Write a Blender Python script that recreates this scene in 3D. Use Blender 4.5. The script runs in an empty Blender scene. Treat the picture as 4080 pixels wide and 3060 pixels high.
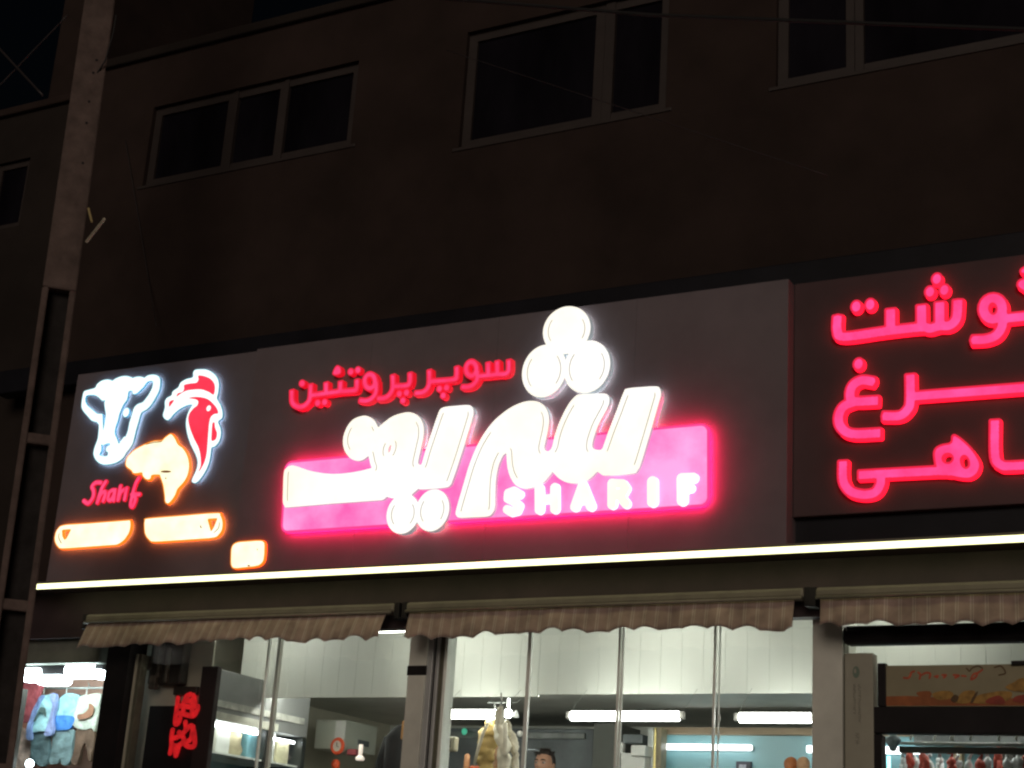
import bpy, bmesh, math, random
import numpy as np
from mathutils import Vector, Matrix
from mathutils.geometry import delaunay_2d_cdt

scene = bpy.context.scene
COL = scene.collection
random.seed(7)
R = math.radians

# ---------------------------------------------------------------- camera
# facade runs along X (right), wall face at Y = 0, street on the -Y side, Z up
EYE = Vector((0.0, -9.6, 1.5))
PW, PH, FOC = 4080.0, 3060.0, 6318.0
_x = Vector((11880.0, 1297.0, 6318.0)).normalized()      # facade axis seen from the camera
_z = Vector((1260.0, 19230.0, -6318.0)).normalized()     # up axis seen from the camera
_y = _z.cross(_x).normalized()
_x = _y.cross(_z).normalized()
C2W = Matrix((_x, _y, _z))                               # camera vector -> world vector
cam_data = bpy.data.cameras.new('camera')
cam = bpy.data.objects.new('camera', cam_data)
COL.objects.link(cam)
cam.matrix_world = Matrix.Translation(EYE) @ C2W.to_4x4()
cam_data.sensor_width = 36.0
cam_data.lens = FOC / PW * 36.0
cam_data.clip_start = 0.1
cam_data.clip_end = 3000.0
scene.camera = cam

# ---------------------------------------------------------------- world, night light, exposure
world = bpy.data.worlds.new('World')
scene.world = world
world.use_nodes = True
wn = world.node_tree
wn.nodes.clear()
w_out = wn.nodes.new('ShaderNodeOutputWorld')
w_bg = wn.nodes.new('ShaderNodeBackground')
w_sky = wn.nodes.new('ShaderNodeTexSky')
w_sky.sky_type = 'NISHITA'
w_sky.sun_disc = False
w_sky.sun_elevation = R(14)
w_sky.sun_rotation = R(158)
w_sky.dust_density = 6.0
w_bg.inputs['Strength'].default_value = 0.0006
wn.links.new(w_sky.outputs[0], w_bg.inputs['Color'])
wn.links.new(w_bg.outputs[0], w_out.inputs['Surface'])

sun_data = bpy.data.lights.new('night_glow', 'SUN')
sun_data.energy = 0.66
sun_data.angle = R(25)
sun_data.color = (1.0, 0.83, 0.70)
sun = bpy.data.objects.new('night_glow', sun_data)
COL.objects.link(sun)
sun.rotation_euler = (R(90 - 14), 0, R(22))
sun.location = (-4, -14, 14)

scene.view_settings.view_transform = 'Standard'
scene.view_settings.look = 'None'
scene.view_settings.exposure = 0.0
scene.view_settings.gamma = 1.0
scene.cycles.max_bounces = 6
scene.cycles.diffuse_bounces = 3
scene.cycles.glossy_bounces = 3
scene.cycles.transmission_bounces = 4
scene.cycles.transparent_max_bounces = 12
scene.cycles.sample_clamp_indirect = 4.0
scene.cycles.use_denoising = True
scene.cycles.filter_width = 2.3

# ---------------------------------------------------------------- picking points on known planes
def ray(px, py):
    return C2W @ Vector(((px - PW / 2) / FOC, -(py - PH / 2) / FOC, -1.0))
def at(px, py, Y):
    d = ray(px, py)
    return EYE + d * ((Y - EYE.y) / d.y)
def at_x(px, py, X):
    d = ray(px, py)
    return EYE + d * ((X - EYE.x) / d.x)
def at_n(px, py, P, n):
    d = ray(px, py)
    return EYE + d * ((Vector(P) - EYE).dot(n) / d.dot(n))
def at_z(px, py, Z):
    d = ray(px, py)
    return EYE + d * ((Z - EYE.z) / d.z)

# ---------------------------------------------------------------- materials
MATS = {}
def mat(name, color, rough=0.6, emit=None, strength=0.0, vary=0.0, scale=6.0, bump=0.0, metal=0.0,
        spec=0.5, emit_vary=0.0, emit2=None, stretch=None, lamp=True):
    if name in MATS:
        return MATS[name]
    m = bpy.data.materials.new(name)
    m.use_nodes = True
    nt = m.node_tree
    b = nt.nodes['Principled BSDF']
    b.inputs['Roughness'].default_value = rough
    b.inputs['Metallic'].default_value = metal
    b.inputs['Specular IOR Level'].default_value = spec
    c4 = (*color, 1.0)
    b.inputs['Base Color'].default_value = c4
    need = vary > 0 or bump > 0 or emit_vary > 0
    if need:
        tc = nt.nodes.new('ShaderNodeTexCoord')
        mp = nt.nodes.new('ShaderNodeMapping')
        if stretch:
            mp.inputs['Scale'].default_value = stretch
        nz = nt.nodes.new('ShaderNodeTexNoise')
        nz.inputs['Scale'].default_value = scale
        nz.inputs['Detail'].default_value = 7.0
        nz.inputs['Roughness'].default_value = 0.62
        nt.links.new(tc.outputs['Object'], mp.inputs['Vector'])
        nt.links.new(mp.outputs[0], nz.inputs['Vector'])
    if vary > 0:
        rp = nt.nodes.new('ShaderNodeValToRGB')
        rp.color_ramp.elements[0].position = 0.32
        rp.color_ramp.elements[1].position = 0.68
        rp.color_ramp.elements[0].color = (*[max(0, c * (1 - vary)) for c in color], 1)
        rp.color_ramp.elements[1].color = (*[min(1, c * (1 + vary)) for c in color], 1)
        nt.links.new(nz.outputs['Fac'], rp.inputs[0])
        nt.links.new(rp.outputs[0], b.inputs['Base Color'])
    if bump > 0:
        bp = nt.nodes.new('ShaderNodeBump')
        bp.inputs['Strength'].default_value = bump
        bp.inputs['Distance'].default_value = 0.02
        nt.links.new(nz.outputs['Fac'], bp.inputs['Height'])
        nt.links.new(bp.outputs[0], b.inputs['Normal'])
    if emit:
        m.cycles.emission_sampling = 'AUTO' if lamp else 'NONE'
        b.inputs['Emission Color'].default_value = (*emit, 1)
        b.inputs['Emission Strength'].default_value = strength
        if emit_vary > 0:
            rp2 = nt.nodes.new('ShaderNodeValToRGB')
            rp2.color_ramp.elements[0].position = 0.36
            rp2.color_ramp.elements[1].position = 0.66
            rp2.color_ramp.elements[0].color = (*emit, 1)
            rp2.color_ramp.elements[1].color = (*(emit2 or emit), 1)
            nt.links.new(nz.outputs['Fac'], rp2.inputs[0])
            nt.links.new(rp2.outputs[0], b.inputs['Emission Color'])
    MATS[name] = m
    return m

def glass_mat(name, refl=0.06, tint=(1, 1, 1)):
    m = bpy.data.materials.new(name)
    m.use_nodes = True
    nt = m.node_tree
    nt.nodes.clear()
    o = nt.nodes.new('ShaderNodeOutputMaterial')
    t = nt.nodes.new('ShaderNodeBsdfTransparent')
    t.inputs[0].default_value = (*tint, 1)
    g = nt.nodes.new('ShaderNodeBsdfGlossy')
    g.inputs['Roughness'].default_value = 0.03
    g.inputs['Color'].default_value = (0.9, 0.95, 1.0, 1)
    mx = nt.nodes.new('ShaderNodeMixShader')
    mx.inputs[0].default_value = refl
    nt.links.new(t.outputs[0], mx.inputs[1])
    nt.links.new(g.outputs[0], mx.inputs[2])
    nt.links.new(mx.outputs[0], o.inputs['Surface'])
    MATS[name] = m
    return m

def stripe_mat(name, a, b, step):
    """woven awning cloth with thin printed stripes, running down the cloth"""
    m = bpy.data.materials.new(name)
    m.use_nodes = True
    nt = m.node_tree
    bs = nt.nodes['Principled BSDF']
    bs.inputs['Roughness'].default_value = 0.9
    bs.inputs['Specular IOR Level'].default_value = 0.15
    tc = nt.nodes.new('ShaderNodeTexCoord')
    sp = nt.nodes.new('ShaderNodeSeparateXYZ')
    nt.links.new(tc.outputs['Object'], sp.inputs[0])
    mu = nt.nodes.new('ShaderNodeMath'); mu.operation = 'MULTIPLY'; mu.inputs[1].default_value = 1.0 / step
    fr = nt.nodes.new('ShaderNodeMath'); fr.operation = 'FRACT'
    rp = nt.nodes.new('ShaderNodeValToRGB')
    cr = rp.color_ramp
    cr.interpolation = 'CONSTANT'
    cr.elements[0].position = 0.0; cr.elements[0].color = (*a, 1)
    cr.elements[1].position = 0.62; cr.elements[1].color = (*b, 1)
    e = cr.elements.new(0.74); e.color = (*[x * 0.8 for x in a], 1)
    e = cr.elements.new(0.80); e.color = (*b, 1)
    e = cr.elements.new(0.88); e.color = (*a, 1)
    nz = nt.nodes.new('ShaderNodeTexNoise'); nz.inputs['Scale'].default_value = 9; nz.inputs['Detail'].default_value = 6
    mx = nt.nodes.new('ShaderNodeMix'); mx.data_type = 'RGBA'; mx.blend_type = 'MULTIPLY'
    mx.inputs['Factor'].default_value = 0.75
    nt.links.new(tc.outputs['Object'], nz.inputs['Vector'])
    nt.links.new(sp.outputs[0], mu.inputs[0]); nt.links.new(mu.outputs[0], fr.inputs[0]); nt.links.new(fr.outputs[0], rp.inputs[0])
    nt.links.new(rp.outputs[0], mx.inputs['A']); nt.links.new(nz.outputs['Fac'], mx.inputs['B'])
    ml = nt.nodes.new('ShaderNodeMix'); ml.data_type = 'RGBA'; ml.blend_type = 'MULTIPLY'; ml.inputs['Factor'].default_value = 1.0
    ml.inputs['B'].default_value = (1.5, 1.5, 1.5, 1)
    nt.links.new(mx.outputs['Result'], ml.inputs['A'])
    nt.links.new(ml.outputs['Result'], bs.inputs['Base Color'])
    MATS[name] = m
    return m

# ---------------------------------------------------------------- objects
ORIGIN = {}
def tag(o, label, cat, group=None):
    o['label'] = label
    o['category'] = cat
    if group:
        o['group'] = group
    return o
def thing(name, label, cat, loc, group=None):
    o = bpy.data.objects.new(name, None)
    o.empty_display_size = 0.1
    o.location = loc
    COL.objects.link(o)
    ORIGIN[o] = Vector(loc)
    return tag(o, label, cat, group)

class MB:
    """collects vertices and faces in world coordinates; build() links them as one mesh object"""
    def __init__(s):
        s.v, s.f, s.mi = [], [], []
    def face(s, pts, mi=0):
        n = len(s.v)
        s.v += [Vector(p) for p in pts]
        s.f.append(list(range(n, n + len(pts)))); s.mi.append(mi)
    def hexa(s, p, mi=0):
        """p: 8 corners, bottom four then top four, each counterclockwise from above"""
        n = len(s.v)
        s.v += [Vector(q) for q in p]
        for f in ((3, 2, 1, 0), (4, 5, 6, 7), (0, 1, 5, 4), (1, 2, 6, 5), (2, 3, 7, 6), (3, 0, 4, 7)):
            s.f.append([n + i for i in f]); s.mi.append(mi)
        return s
    def box(s, x0, x1, y0, y1, z0, z1, mi=0, bev=0.0):
        x0, x1 = min(x0, x1), max(x0, x1); y0, y1 = min(y0, y1), max(y0, y1); z0, z1 = min(z0, z1), max(z0, z1)
        b = min(bev, (x1 - x0) * .45, (y1 - y0) * .45, (z1 - z0) * .45)
        if b <= 0:
            return s.hexa([(x0, y0, z0), (x1, y0, z0), (x1, y1, z0), (x0, y1, z0), (x0, y0, z1), (x1, y0, z1), (x1, y1, z1), (x0, y1, z1)], mi)
        bm = bmesh.new()
        bmesh.ops.create_cube(bm, size=1.0)
        for v in bm.verts:
            v.co = Vector(((x0 + x1) / 2 + v.co.x * (x1 - x0), (y0 + y1) / 2 + v.co.y * (y1 - y0), (z0 + z1) / 2 + v.co.z * (z1 - z0)))
        bmesh.ops.bevel(bm, geom=bm.edges[:], offset=b, segments=2, profile=0.5, affect='EDGES')
        s.bm(bm, mi); bm.free()
        return s
    def bm(s, bm, mi=0):
        n = len(s.v)
        bm.verts.index_update()
        s.v += [v.co.copy() for v in bm.verts]
        for f in bm.faces:
            s.f.append([n + v.index for v in f.verts]); s.mi.append(mi)
    def tube(s, pts, rad, seg=8, mi=0, cap=True):
        pts = [Vector(p) for p in pts]
        rads = rad if isinstance(rad, (list, tuple)) else [rad] * len(pts)
        rings = []
        up = None
        for i, p in enumerate(pts):
            d = (pts[min(i + 1, len(pts) - 1)] - pts[max(i - 1, 0)]).normalized()
            if up is None:
                up = Vector((0, 0, 1)) if abs(d.z) < 0.9 else Vector((1, 0, 0))
            u = d.cross(up).normalized(); w = u.cross(d).normalized(); up = w
            n = len(s.v)
            for k in range(seg):
                a = 2 * math.pi * k / seg
                s.v.append(p + (u * math.cos(a) + w * math.sin(a)) * rads[i])
            rings.append(n)
        for a, b in zip(rings, rings[1:]):
            for k in range(seg):
                s.f.append([a + k, a + (k + 1) % seg, b + (k + 1) % seg, b + k]); s.mi.append(mi)
        if cap:
            s.f.append([rings[0] + k for k in range(seg)][::-1]); s.mi.append(mi)
            s.f.append([rings[-1] + k for k in range(seg)]); s.mi.append(mi)
        return s
    def ball(s, c, rx, ry=None, rz=None, seg=16, rings=10, mi=0, fn=None):
        ry = rx if ry is None else ry; rz = rx if rz is None else rz
        bm = bmesh.new()
        bmesh.ops.create_uvsphere(bm, u_segments=seg, v_segments=rings, radius=1.0)
        for v in bm.verts:
            q = Vector((v.co.x * rx, v.co.y * ry, v.co.z * rz))
            if fn:
                q = fn(q)
            v.co = Vector(c) + q
        s.bm(bm, mi); bm.free()
        return s
    def build(s, name, mats, parent=None, smooth=False, origin=None):
        me = bpy.data.meshes.new(name)
        if parent is not None:
            org = ORIGIN[parent]
        elif origin is not None:
            org = Vector(origin)
        else:
            org = Vector((sum(v.x for v in s.v) / len(s.v), sum(v.y for v in s.v) / len(s.v), min(v.z for v in s.v)))
        me.from_pydata([tuple(v - org) for v in s.v], [], s.f)
        mats = mats if isinstance(mats, (list, tuple)) else [mats]
        for m in mats:
            me.materials.append(m)
        for p, i in zip(me.polygons, s.mi):
            p.material_index = i
            p.use_smooth = smooth
        me.update()
        o = bpy.data.objects.new(name, me)
        COL.objects.link(o)
        ORIGIN[o] = org
        if parent is not None:
            o.parent = parent
        else:
            o.location = org
        return o
def struct(o):
    o['kind'] = 'structure'
    return o

# ---------------------------------------------------------------- flat outlines -> solid sign pieces
def spline(pts, n=7, closed=True):
    out = []
    N = len(pts)
    for i in range(N if closed else N - 1):
        p0, p1, p2, p3 = pts[(i - 1) % N], pts[i], pts[(i + 1) % N], pts[(i + 2) % N]
        if not closed and i == 0: p0 = p1
        if not closed and i == N - 2: p3 = p2
        if len(p1) > 2: p0 = p1
        if len(p2) > 2: p3 = p2
        for k in range(n):
            t = k / n
            out.append(tuple(0.5 * ((2 * p1[j]) + (p2[j] - p0[j]) * t + (2 * p0[j] - 5 * p1[j] + 4 * p2[j] - p3[j]) * t * t
                             + (3 * p1[j] - p0[j] - 3 * p2[j] + p3[j]) * t ** 3) for j in (0, 1)))
    if not closed:
        out.append(tuple(pts[-1][:2]))
    return out

class Zoom:
    """a traced detail: its own pixels -> metres (x, z) on the plane Y"""
    def __init__(s, ox, oy, k, Y):
        s.ox, s.oy, s.k, s.Y = ox, oy, k, Y
    def __call__(s, p):
        w = at(s.ox + p[0] * s.k, s.oy + p[1] * s.k, s.Y)
        return (w.x, w.z)
    def poly(s, pts, smooth=True, n=7):
        q = spline(pts, n) if smooth else [p[:2] for p in pts]
        return ('poly', np.array([s(p) for p in q]))
    def ell(s, cx, cy, rx, ry, tilt=0.0):
        q = []
        for k in range(40):
            a = 2 * math.pi * k / 40
            dx, dy = rx * math.cos(a), ry * math.sin(a)
            q.append((cx + dx - dy * tilt, cy + dy))
        return ('poly', np.array([s(p) for p in q]))
    def line(s, pts, w, smooth=False, flat=False):
        """a stroke; w in traced pixels measured upright"""
        c = pts[len(pts) // 2]
        a, b = s((c[0], c[1] - w / 2)), s((c[0], c[1] + w / 2))
        q = spline(pts, 5, False) if smooth else pts
        return ('line', np.array([s(p) for p in q]), abs(a[1] - b[1]) / 2, flat)

def sdf_one(shape, X, Z):
    if shape[0] == 'poly':
        P = shape[1]
        d = np.full(X.shape, 1e9); ins = np.zeros(X.shape, bool)
        n = len(P)
        for i in range(n):
            ax, az = P[i]; bx, bz = P[(i + 1) % n]
            ex, ez = bx - ax, bz - az
            L = ex * ex + ez * ez
            if L < 1e-14:
                continue
            t = np.clip(((X - ax) * ex + (Z - az) * ez) / L, 0, 1)
            d = np.minimum(d, (X - ax - ex * t) ** 2 + (Z - az - ez * t) ** 2)
            if az != bz:
                c = ((az > Z) != (bz > Z)) & (X < (bx - ax) * (Z - az) / (bz - az) + ax)
                ins ^= c
        d = np.sqrt(d)
        return np.where(ins, -d, d)
    _, P, r, flat = shape
    d = np.full(X.shape, 1e9)
    n = len(P)
    for i in range(n - 1):
        ax, az = P[i]; bx, bz = P[i + 1]
        ex, ez = bx - ax, bz - az
        L = math.hypot(ex, ez)
        if L < 1e-9:
            continue
        ux, uz = ex / L, ez / L
        u = (X - ax) * ux + (Z - az) * uz
        v = np.abs(-(X - ax) * uz + (Z - az) * ux)
        if flat:
            lo = -1.0 if i > 0 else 0.0
            hi = 1.0 if i < n - 2 else 0.0
            rc = min(r * 0.35, 0.012)
            qx = np.abs(u - L / 2) - (L / 2 + r * 0.55 - rc) if n == 2 else None
            if qx is None:
                a0 = 0.0 if i > 0 else -r * 0.55
                b0 = L if i < n - 2 else L + r * 0.55
                qx = np.abs(u - (a0 + b0) / 2) - ((b0 - a0) / 2 - rc)
            qv = v - (r - rc)
            s = np.sqrt(np.maximum(qx, 0) ** 2 + np.maximum(qv, 0) ** 2) + np.minimum(np.maximum(qx, qv), 0) - rc
            d = np.minimum(d, s)
            if i > 0:
                d = np.minimum(d, np.sqrt((X - ax) ** 2 + (Z - az) ** 2) - r)
        else:
            t = np.clip(u, 0, L)
            d = np.minimum(d, np.sqrt((u - t) ** 2 + v ** 2) - r)
    return d
def shape_bounds(shapes):
    lo = np.min([s[1].min(0) - (s[2] if s[0] == 'line' else 0) for s in shapes], 0)
    hi = np.max([s[1].max(0) + (s[2] if s[0] == 'line' else 0) for s in shapes], 0)
    return lo, hi

def contours(F, xs, zs, level):
    """marching squares -> closed loops of (x, z)"""
    G = F - level
    G = np.where(np.abs(G) < 1e-9, 1e-9, G)
    S = G < 0
    code = S[:-1, :-1] * 1 + S[:-1, 1:] * 2 + S[1:, 1:] * 4 + S[1:, :-1] * 8
    nxt = {}
    ii, jj = np.nonzero((code > 0) & (code < 15))
    def pt(e):
        k, i, j = e
        if k == 0:
            a, b = G[i, j], G[i, j + 1]; t = a / (a - b)
            return (xs[j] + (xs[j + 1] - xs[j]) * t, zs[i])
        a, b = G[i, j], G[i + 1, j]; t = a / (a - b)
        return (xs[j], zs[i] + (zs[i + 1] - zs[i]) * t)
    T = {1: [(3, 0)], 2: [(0, 1)], 3: [(3, 1)], 4: [(1, 2)], 5: [(3, 0), (1, 2)], 6: [(0, 2)], 7: [(3, 2)], 8: [(2, 3)], 9: [(2, 0)],
         10: [(0, 1), (2, 3)], 11: [(2, 1)], 12: [(1, 3)], 13: [(1, 0)], 14: [(0, 3)]}
    for i, j in zip(ii.tolist(), jj.tolist()):
        E = ((0, i, j), (1, i, j + 1), (0, i + 1, j), (1, i, j))
        for a, b in T[int(code[i, j])]:
            nxt[E[a]] = E[b]
    loops = []
    while nxt:
        s, e = nxt.popitem()
        loop = [s]
        while e in nxt:
            loop.append(e); e = nxt.pop(e)
        if len(loop) > 5:
            loops.append([pt(q) for q in loop])
    return loops
def simplify(loop, eps):
    P = np.array(loop)
    n = len(P)
    keep = np.zeros(n, bool)
    far = int(np.argmax(((P - P[0]) ** 2).sum(1)))
    keep[0] = keep[far] = True
    st = [(0, far), (far, n)]
    while st:
        a, b = st.pop()
        if b - a < 2:
            continue
        A, B = P[a], P[b % n]
        d = B - A
        L = math.hypot(*d) or 1e-9
        q = P[a + 1:b]
        h = np.abs((q[:, 0] - A[0]) * d[1] - (q[:, 1] - A[1]) * d[0]) / L
        k = int(np.argmax(h))
        if h[k] > eps:
            m = a + 1 + k
            keep[m] = True
            st += [(a, m), (m, b)]
    return [tuple(p) for p in P[keep]]

def sign_piece(name, parent, y_front, y_back, add, cut=(), island=(), inner=(), rim=0.0, mats=(), step=0.006, grow=0.0, eps=0.0009, trim=None, halo=None):
    """solid plate with lit face, rim and edge; mats = [face, rim, edge, inner]"""
    allp = list(add) + list(island)
    lo, hi = shape_bounds(allp)
    m = 4 * step + max(grow, 0)
    xs = np.arange(lo[0] - m, hi[0] + m, step); zs = np.arange(lo[1] - m, hi[1] + m, step)
    X, Z = np.meshgrid(xs, zs)
    F = np.min([sdf_one(s, X, Z) for s in add], 0) - grow
    for s in cut:
        F = np.maximum(F, -sdf_one(s, X, Z))
    for s in island:
        F = np.minimum(F, sdf_one(s, X, Z))
    outer = [simplify(l, eps) for l in contours(F, xs, zs, 0.0)]
    outer = [l for l in outer if len(l) > 2]
    rings = list(outer)
    if rim > 0:
        rings += [simplify(l, eps) for l in contours(F, xs, zs, -rim)]
    if inner:
        I = np.min([sdf_one(s, X, Z) for s in inner if s[0] != 'hole'], 0)
        for s in inner:
            if s[0] == 'hole':
                I = np.maximum(I, -sdf_one(s[1], X, Z))
        rings += [simplify(l, eps) for l in contours(np.maximum(I, F + 0.004), xs, zs, 0.0)]
    pts, edges = [], []
    for l in rings:
        if len(l) < 3:
            continue
        n = len(pts)
        pts += [Vector(p) for p in l]
        edges += [(n + k, n + (k + 1) % len(l)) for k in range(len(l))]
    vo, _, fo, _, _, _ = delaunay_2d_cdt(pts, edges, [], 0, 1e-6)
    cen = np.array([sum((vo[i] for i in f), Vector((0, 0))) / len(f) for f in fo])
    def sample(A):
        u = np.clip((cen[:, 0] - xs[0]) / step, 0, len(xs) - 1.001); v = np.clip((cen[:, 1] - zs[0]) / step, 0, len(zs) - 1.001)
        i, j = v.astype(int), u.astype(int); fu, fv = u - j, v - i
        return A[i, j] * (1 - fu) * (1 - fv) + A[i, j + 1] * fu * (1 - fv) + A[i + 1, j] * (1 - fu) * fv + A[i + 1, j + 1] * fu * fv
    cf = sample(F)
    ci = sample(np.maximum(I, F + 0.004)) if inner else None
    # even-odd test is safer than the sampled field for thin slivers
    def inside(loops):
        r = np.zeros(len(cen), bool)
        for l in loops:
            for k in range(len(l)):
                (ax, az), (bx, bz) = l[k], l[(k + 1) % len(l)]
                if az != bz:
                    r ^= ((az > cen[:, 1]) != (bz > cen[:, 1])) & (cen[:, 0] < (bx - ax) * (cen[:, 1] - az) / (bz - az) + ax)
        return r
    ok = inside(outer)
    mb = MB()
    base = len(mb.v)
    mb.v += [Vector((p.x, y_front, p.y)) for p in vo]
    for k, f in enumerate(fo):
        if not ok[k]:
            continue
        mi = 0
        if rim > 0 and cf[k] > -rim:
            mi = 1
        if inner and ci[k] < 0:
            mi = 3
        a, b, c = (vo[i] for i in f[:3])
        ccw = (b - a).cross(c - a) > 0
        mb.f.append(list(f) if ccw else list(f)[::-1]); mb.mi.append(mi)
    for l in outer:
        n = len(mb.v)
        mb.v += [Vector((p[0], y_front, p[1])) for p in l] + [Vector((p[0], y_back, p[1])) for p in l]
        L = len(l)
        for k in range(L):
            q = (k + 1) % L
            mb.f.append([n + k, n + q, n + L + q, n + L + k]); mb.mi.append(2)
    o = mb.build(name, list(mats), parent)
    if halo:
        inset, gap, hm = halo  # added emitter, recessed behind the piece so its glow spills on the board
        hb = MB()
        for l in contours(F, xs, zs, -inset):
            l = simplify(l, .003)
            if len(l) < 3:
                continue
            n = len(hb.v); L = len(l)
            hb.v += [Vector((p[0], y_back, p[1])) for p in l] + [Vector((p[0], y_back + gap, p[1])) for p in l]
            for k in range(L):
                q = (k + 1) % L
                hb.f.append([n + k, n + L + k, n + L + q, n + q]); hb.mi.append(0)
        if hb.v:
            h = hb.build('added_halo_strip', hm, o)
            h['kind'] = 'stuff'
    me = o.data
    bm = bmesh.new(); bm.from_mesh(me)
    bmesh.ops.remove_doubles(bm, verts=bm.verts, dist=1e-6)
    bmesh.ops.recalc_face_normals(bm, faces=bm.faces)
    # faces must look to the street
    s = sum(f.normal.y * f.calc_area() for f in bm.faces if f.material_index in (0, 1, 3))
    if s > 0:
        bmesh.ops.reverse_faces(bm, faces=bm.faces)
    bm.to_mesh(me); bm.free()
    if trim:
        lvl, w, tm = trim
        tb = MB()
        for l in contours(F, xs, zs, -lvl):
            l = simplify(l, eps)
            if len(l) < 8:
                continue
            n = len(l)
            for k in range(n):
                a, b = Vector(l[k]), Vector(l[(k + 1) % n])
                d = (b - a)
                if d.length < 1e-6 or abs(d.y) < .80 * d.length:      # the seam only shows along the upright flanks
                    continue
                nn = Vector((-d.y, d.x)).normalized() * w / 2
                tb.hexa([(a.x - nn.x, y_front - .003, a.y - nn.y), (b.x - nn.x, y_front - .003, b.y - nn.y), (b.x - nn.x, y_front + .001, b.y - nn.y), (a.x - nn.x, y_front + .001, a.y - nn.y),
                         (a.x + nn.x, y_front - .003, a.y + nn.y), (b.x + nn.x, y_front - .003, b.y + nn.y), (b.x + nn.x, y_front + .001, b.y + nn.y), (a.x + nn.x, y_front + .001, a.y + nn.y)])
        if tb.v:
            tb.build('edge_trim', tm, o)['kind'] = 'stuff'
    return o

# ================================================================ materials of the place
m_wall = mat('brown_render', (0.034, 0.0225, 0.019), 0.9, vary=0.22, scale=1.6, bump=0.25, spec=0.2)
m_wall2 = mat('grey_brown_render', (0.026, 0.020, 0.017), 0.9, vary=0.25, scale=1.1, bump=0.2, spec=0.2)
m_frame = mat('dull_window_frame', (0.037, 0.028, 0.025), 0.6, vary=0.15, scale=5)
m_dglass = mat('dark_window_glass', (0.009, 0.008, 0.011), 0.3, spec=0.0, vary=0.6, scale=1.3, stretch=(1, 1, .3))
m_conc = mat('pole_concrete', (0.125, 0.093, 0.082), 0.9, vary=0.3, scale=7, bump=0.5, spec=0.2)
m_conc_shade = mat('pole_concrete_shaded', (0.03, 0.027, 0.026), 0.95, vary=0.3, scale=7, bump=0.4, spec=0.1)  # same concrete darkened: the shade of the recess is in the colour
m_panel = mat('dark_composite_panel', (0.175, 0.148, 0.160), 0.55, vary=0.10, scale=2.2, bump=0.03, spec=0.3)
m_panel2 = mat('darker_composite_panel', (0.085, 0.052, 0.055), 0.55, vary=0.12, scale=2.2, bump=0.03, spec=0.3)
m_flash = mat('black_flashing', (0.010, 0.010, 0.014), 0.5, vary=0.3, scale=3, bump=0.05, spec=0.3)
m_soffit = mat('brown_soffit', (0.11, 0.078, 0.078), 0.7, vary=0.2, scale=3, bump=0.05, spec=0.3)
m_black = mat('matt_black', (0.013, 0.011, 0.012), 0.65, vary=0.3, scale=5, spec=0.25)
m_cable = mat('black_cable', (0.012, 0.012, 0.012), 0.7)
m_asph = mat('asphalt', (0.05, 0.05, 0.05), 0.95, vary=0.3, scale=12, bump=0.4)
m_pave = mat('paving', (0.22, 0.21, 0.2), 0.9, vary=0.2, scale=4, bump=0.2)

m_led = mat('led_diffuser', (0.8, 0.8, 0.75), 0.5, emit=(1.0, 1.0, 0.50), strength=2.4)
m_casset = mat('awning_cassette', (0.15, 0.13, 0.105), 0.55, vary=0.2, scale=4)
m_cloth = stripe_mat('striped_awning_cloth', (0.345, 0.255, 0.215), (0.46, 0.38, 0.32), 0.085)
m_postg = mat('grey_post_cladding', (0.66, 0.67, 0.60), 0.6, vary=0.12, scale=3, bump=0.03)
m_alu = mat('pale_aluminium', (0.50, 0.52, 0.52), 0.4, vary=0.08, scale=5, metal=0.2)
m_olive = mat('olive_gasket', (0.12, 0.12, 0.085), 0.7, vary=0.2, scale=8)
m_clear = glass_mat('shop_glass', 0.07)
m_silic = mat('pale_glass_edge', (0.86, 0.90, 0.84), 0.35, vary=0.05, scale=9)

# ================================================================ ground
g = MB(); g.face([(-600, -600, 0), (600, -600, 0), (600, 600, 0), (-600, 600, 0)])
struct(g.build('street', m_asph, origin=(0, 0, 0)))
g = MB(); g.box(-60, 40, -4.2, 0.0, 0.004, 0.14, bev=0.02)
struct(g.build('pavement', m_pave))

# ================================================================ apartment building over the shop
def X_at(px, py, Y): return at(px, py, Y).x
def Z_at(px, py, Y): return at(px, py, Y).z
roof_z = Z_at(700, 213, 0)
bx0 = X_at(330, 700, 0)                    # left end of this building, behind the utility pole
bx1 = 6.0
zl_led = Z_at(2100, 2240, -0.42)           # height of the lit strip
win_px = [   # left,right px at mid height, top-left, bottom-left corner px, divisions in px
    dict(tl=(612, 428), tr=(1432, 246), bl=(568, 742), div=[(885, 925), (1092, 1128)], nm='three-pane window with two dividers, left of the wide window'),
    dict(tl=(1862, 130), tr=(2680, -30), bl=(1828, 590), div=[(2362, 2440)], nm='tall two-pane window, the middle one of the upper floor'),
    dict(tl=(3090, -330), tr=(4300, -560), bl=(3100, 345), div=[(3362, 3432)], nm='two-pane window at the top right, cut by the picture edge'),
]
holes = []
for w in win_px:
    x0 = X_at((w['tl'][0] + w['bl'][0]) / 2, (w['tl'][1] + w['bl'][1]) / 2, 0)
    mid = (w['tl'][1] + w['bl'][1]) / 2 - (w['tr'][0] - w['tl'][0]) * 0.2
    x1 = X_at(w['tr'][0] - 20, mid, 0)
    z1 = Z_at(*w['tl'], 0); z0 = Z_at(*w['bl'], 0)
    w['rect'] = (x0, x1, z0, z1)
    w['dx'] = [(X_at(a, w['tl'][1] + 130 - (a - w['tl'][0]) * .2, 0), X_at(b, w['tl'][1] + 130 - (b - w['tl'][0]) * .2, 0)) for a, b in w['div']]
    holes.append(w['rect'])
apt = thing('apartment_building', 'dark brown rendered building above the lit shop sign', 'building', ((bx0 + bx1) / 2, 4.0, 0.0))
mb = MB()
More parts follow.
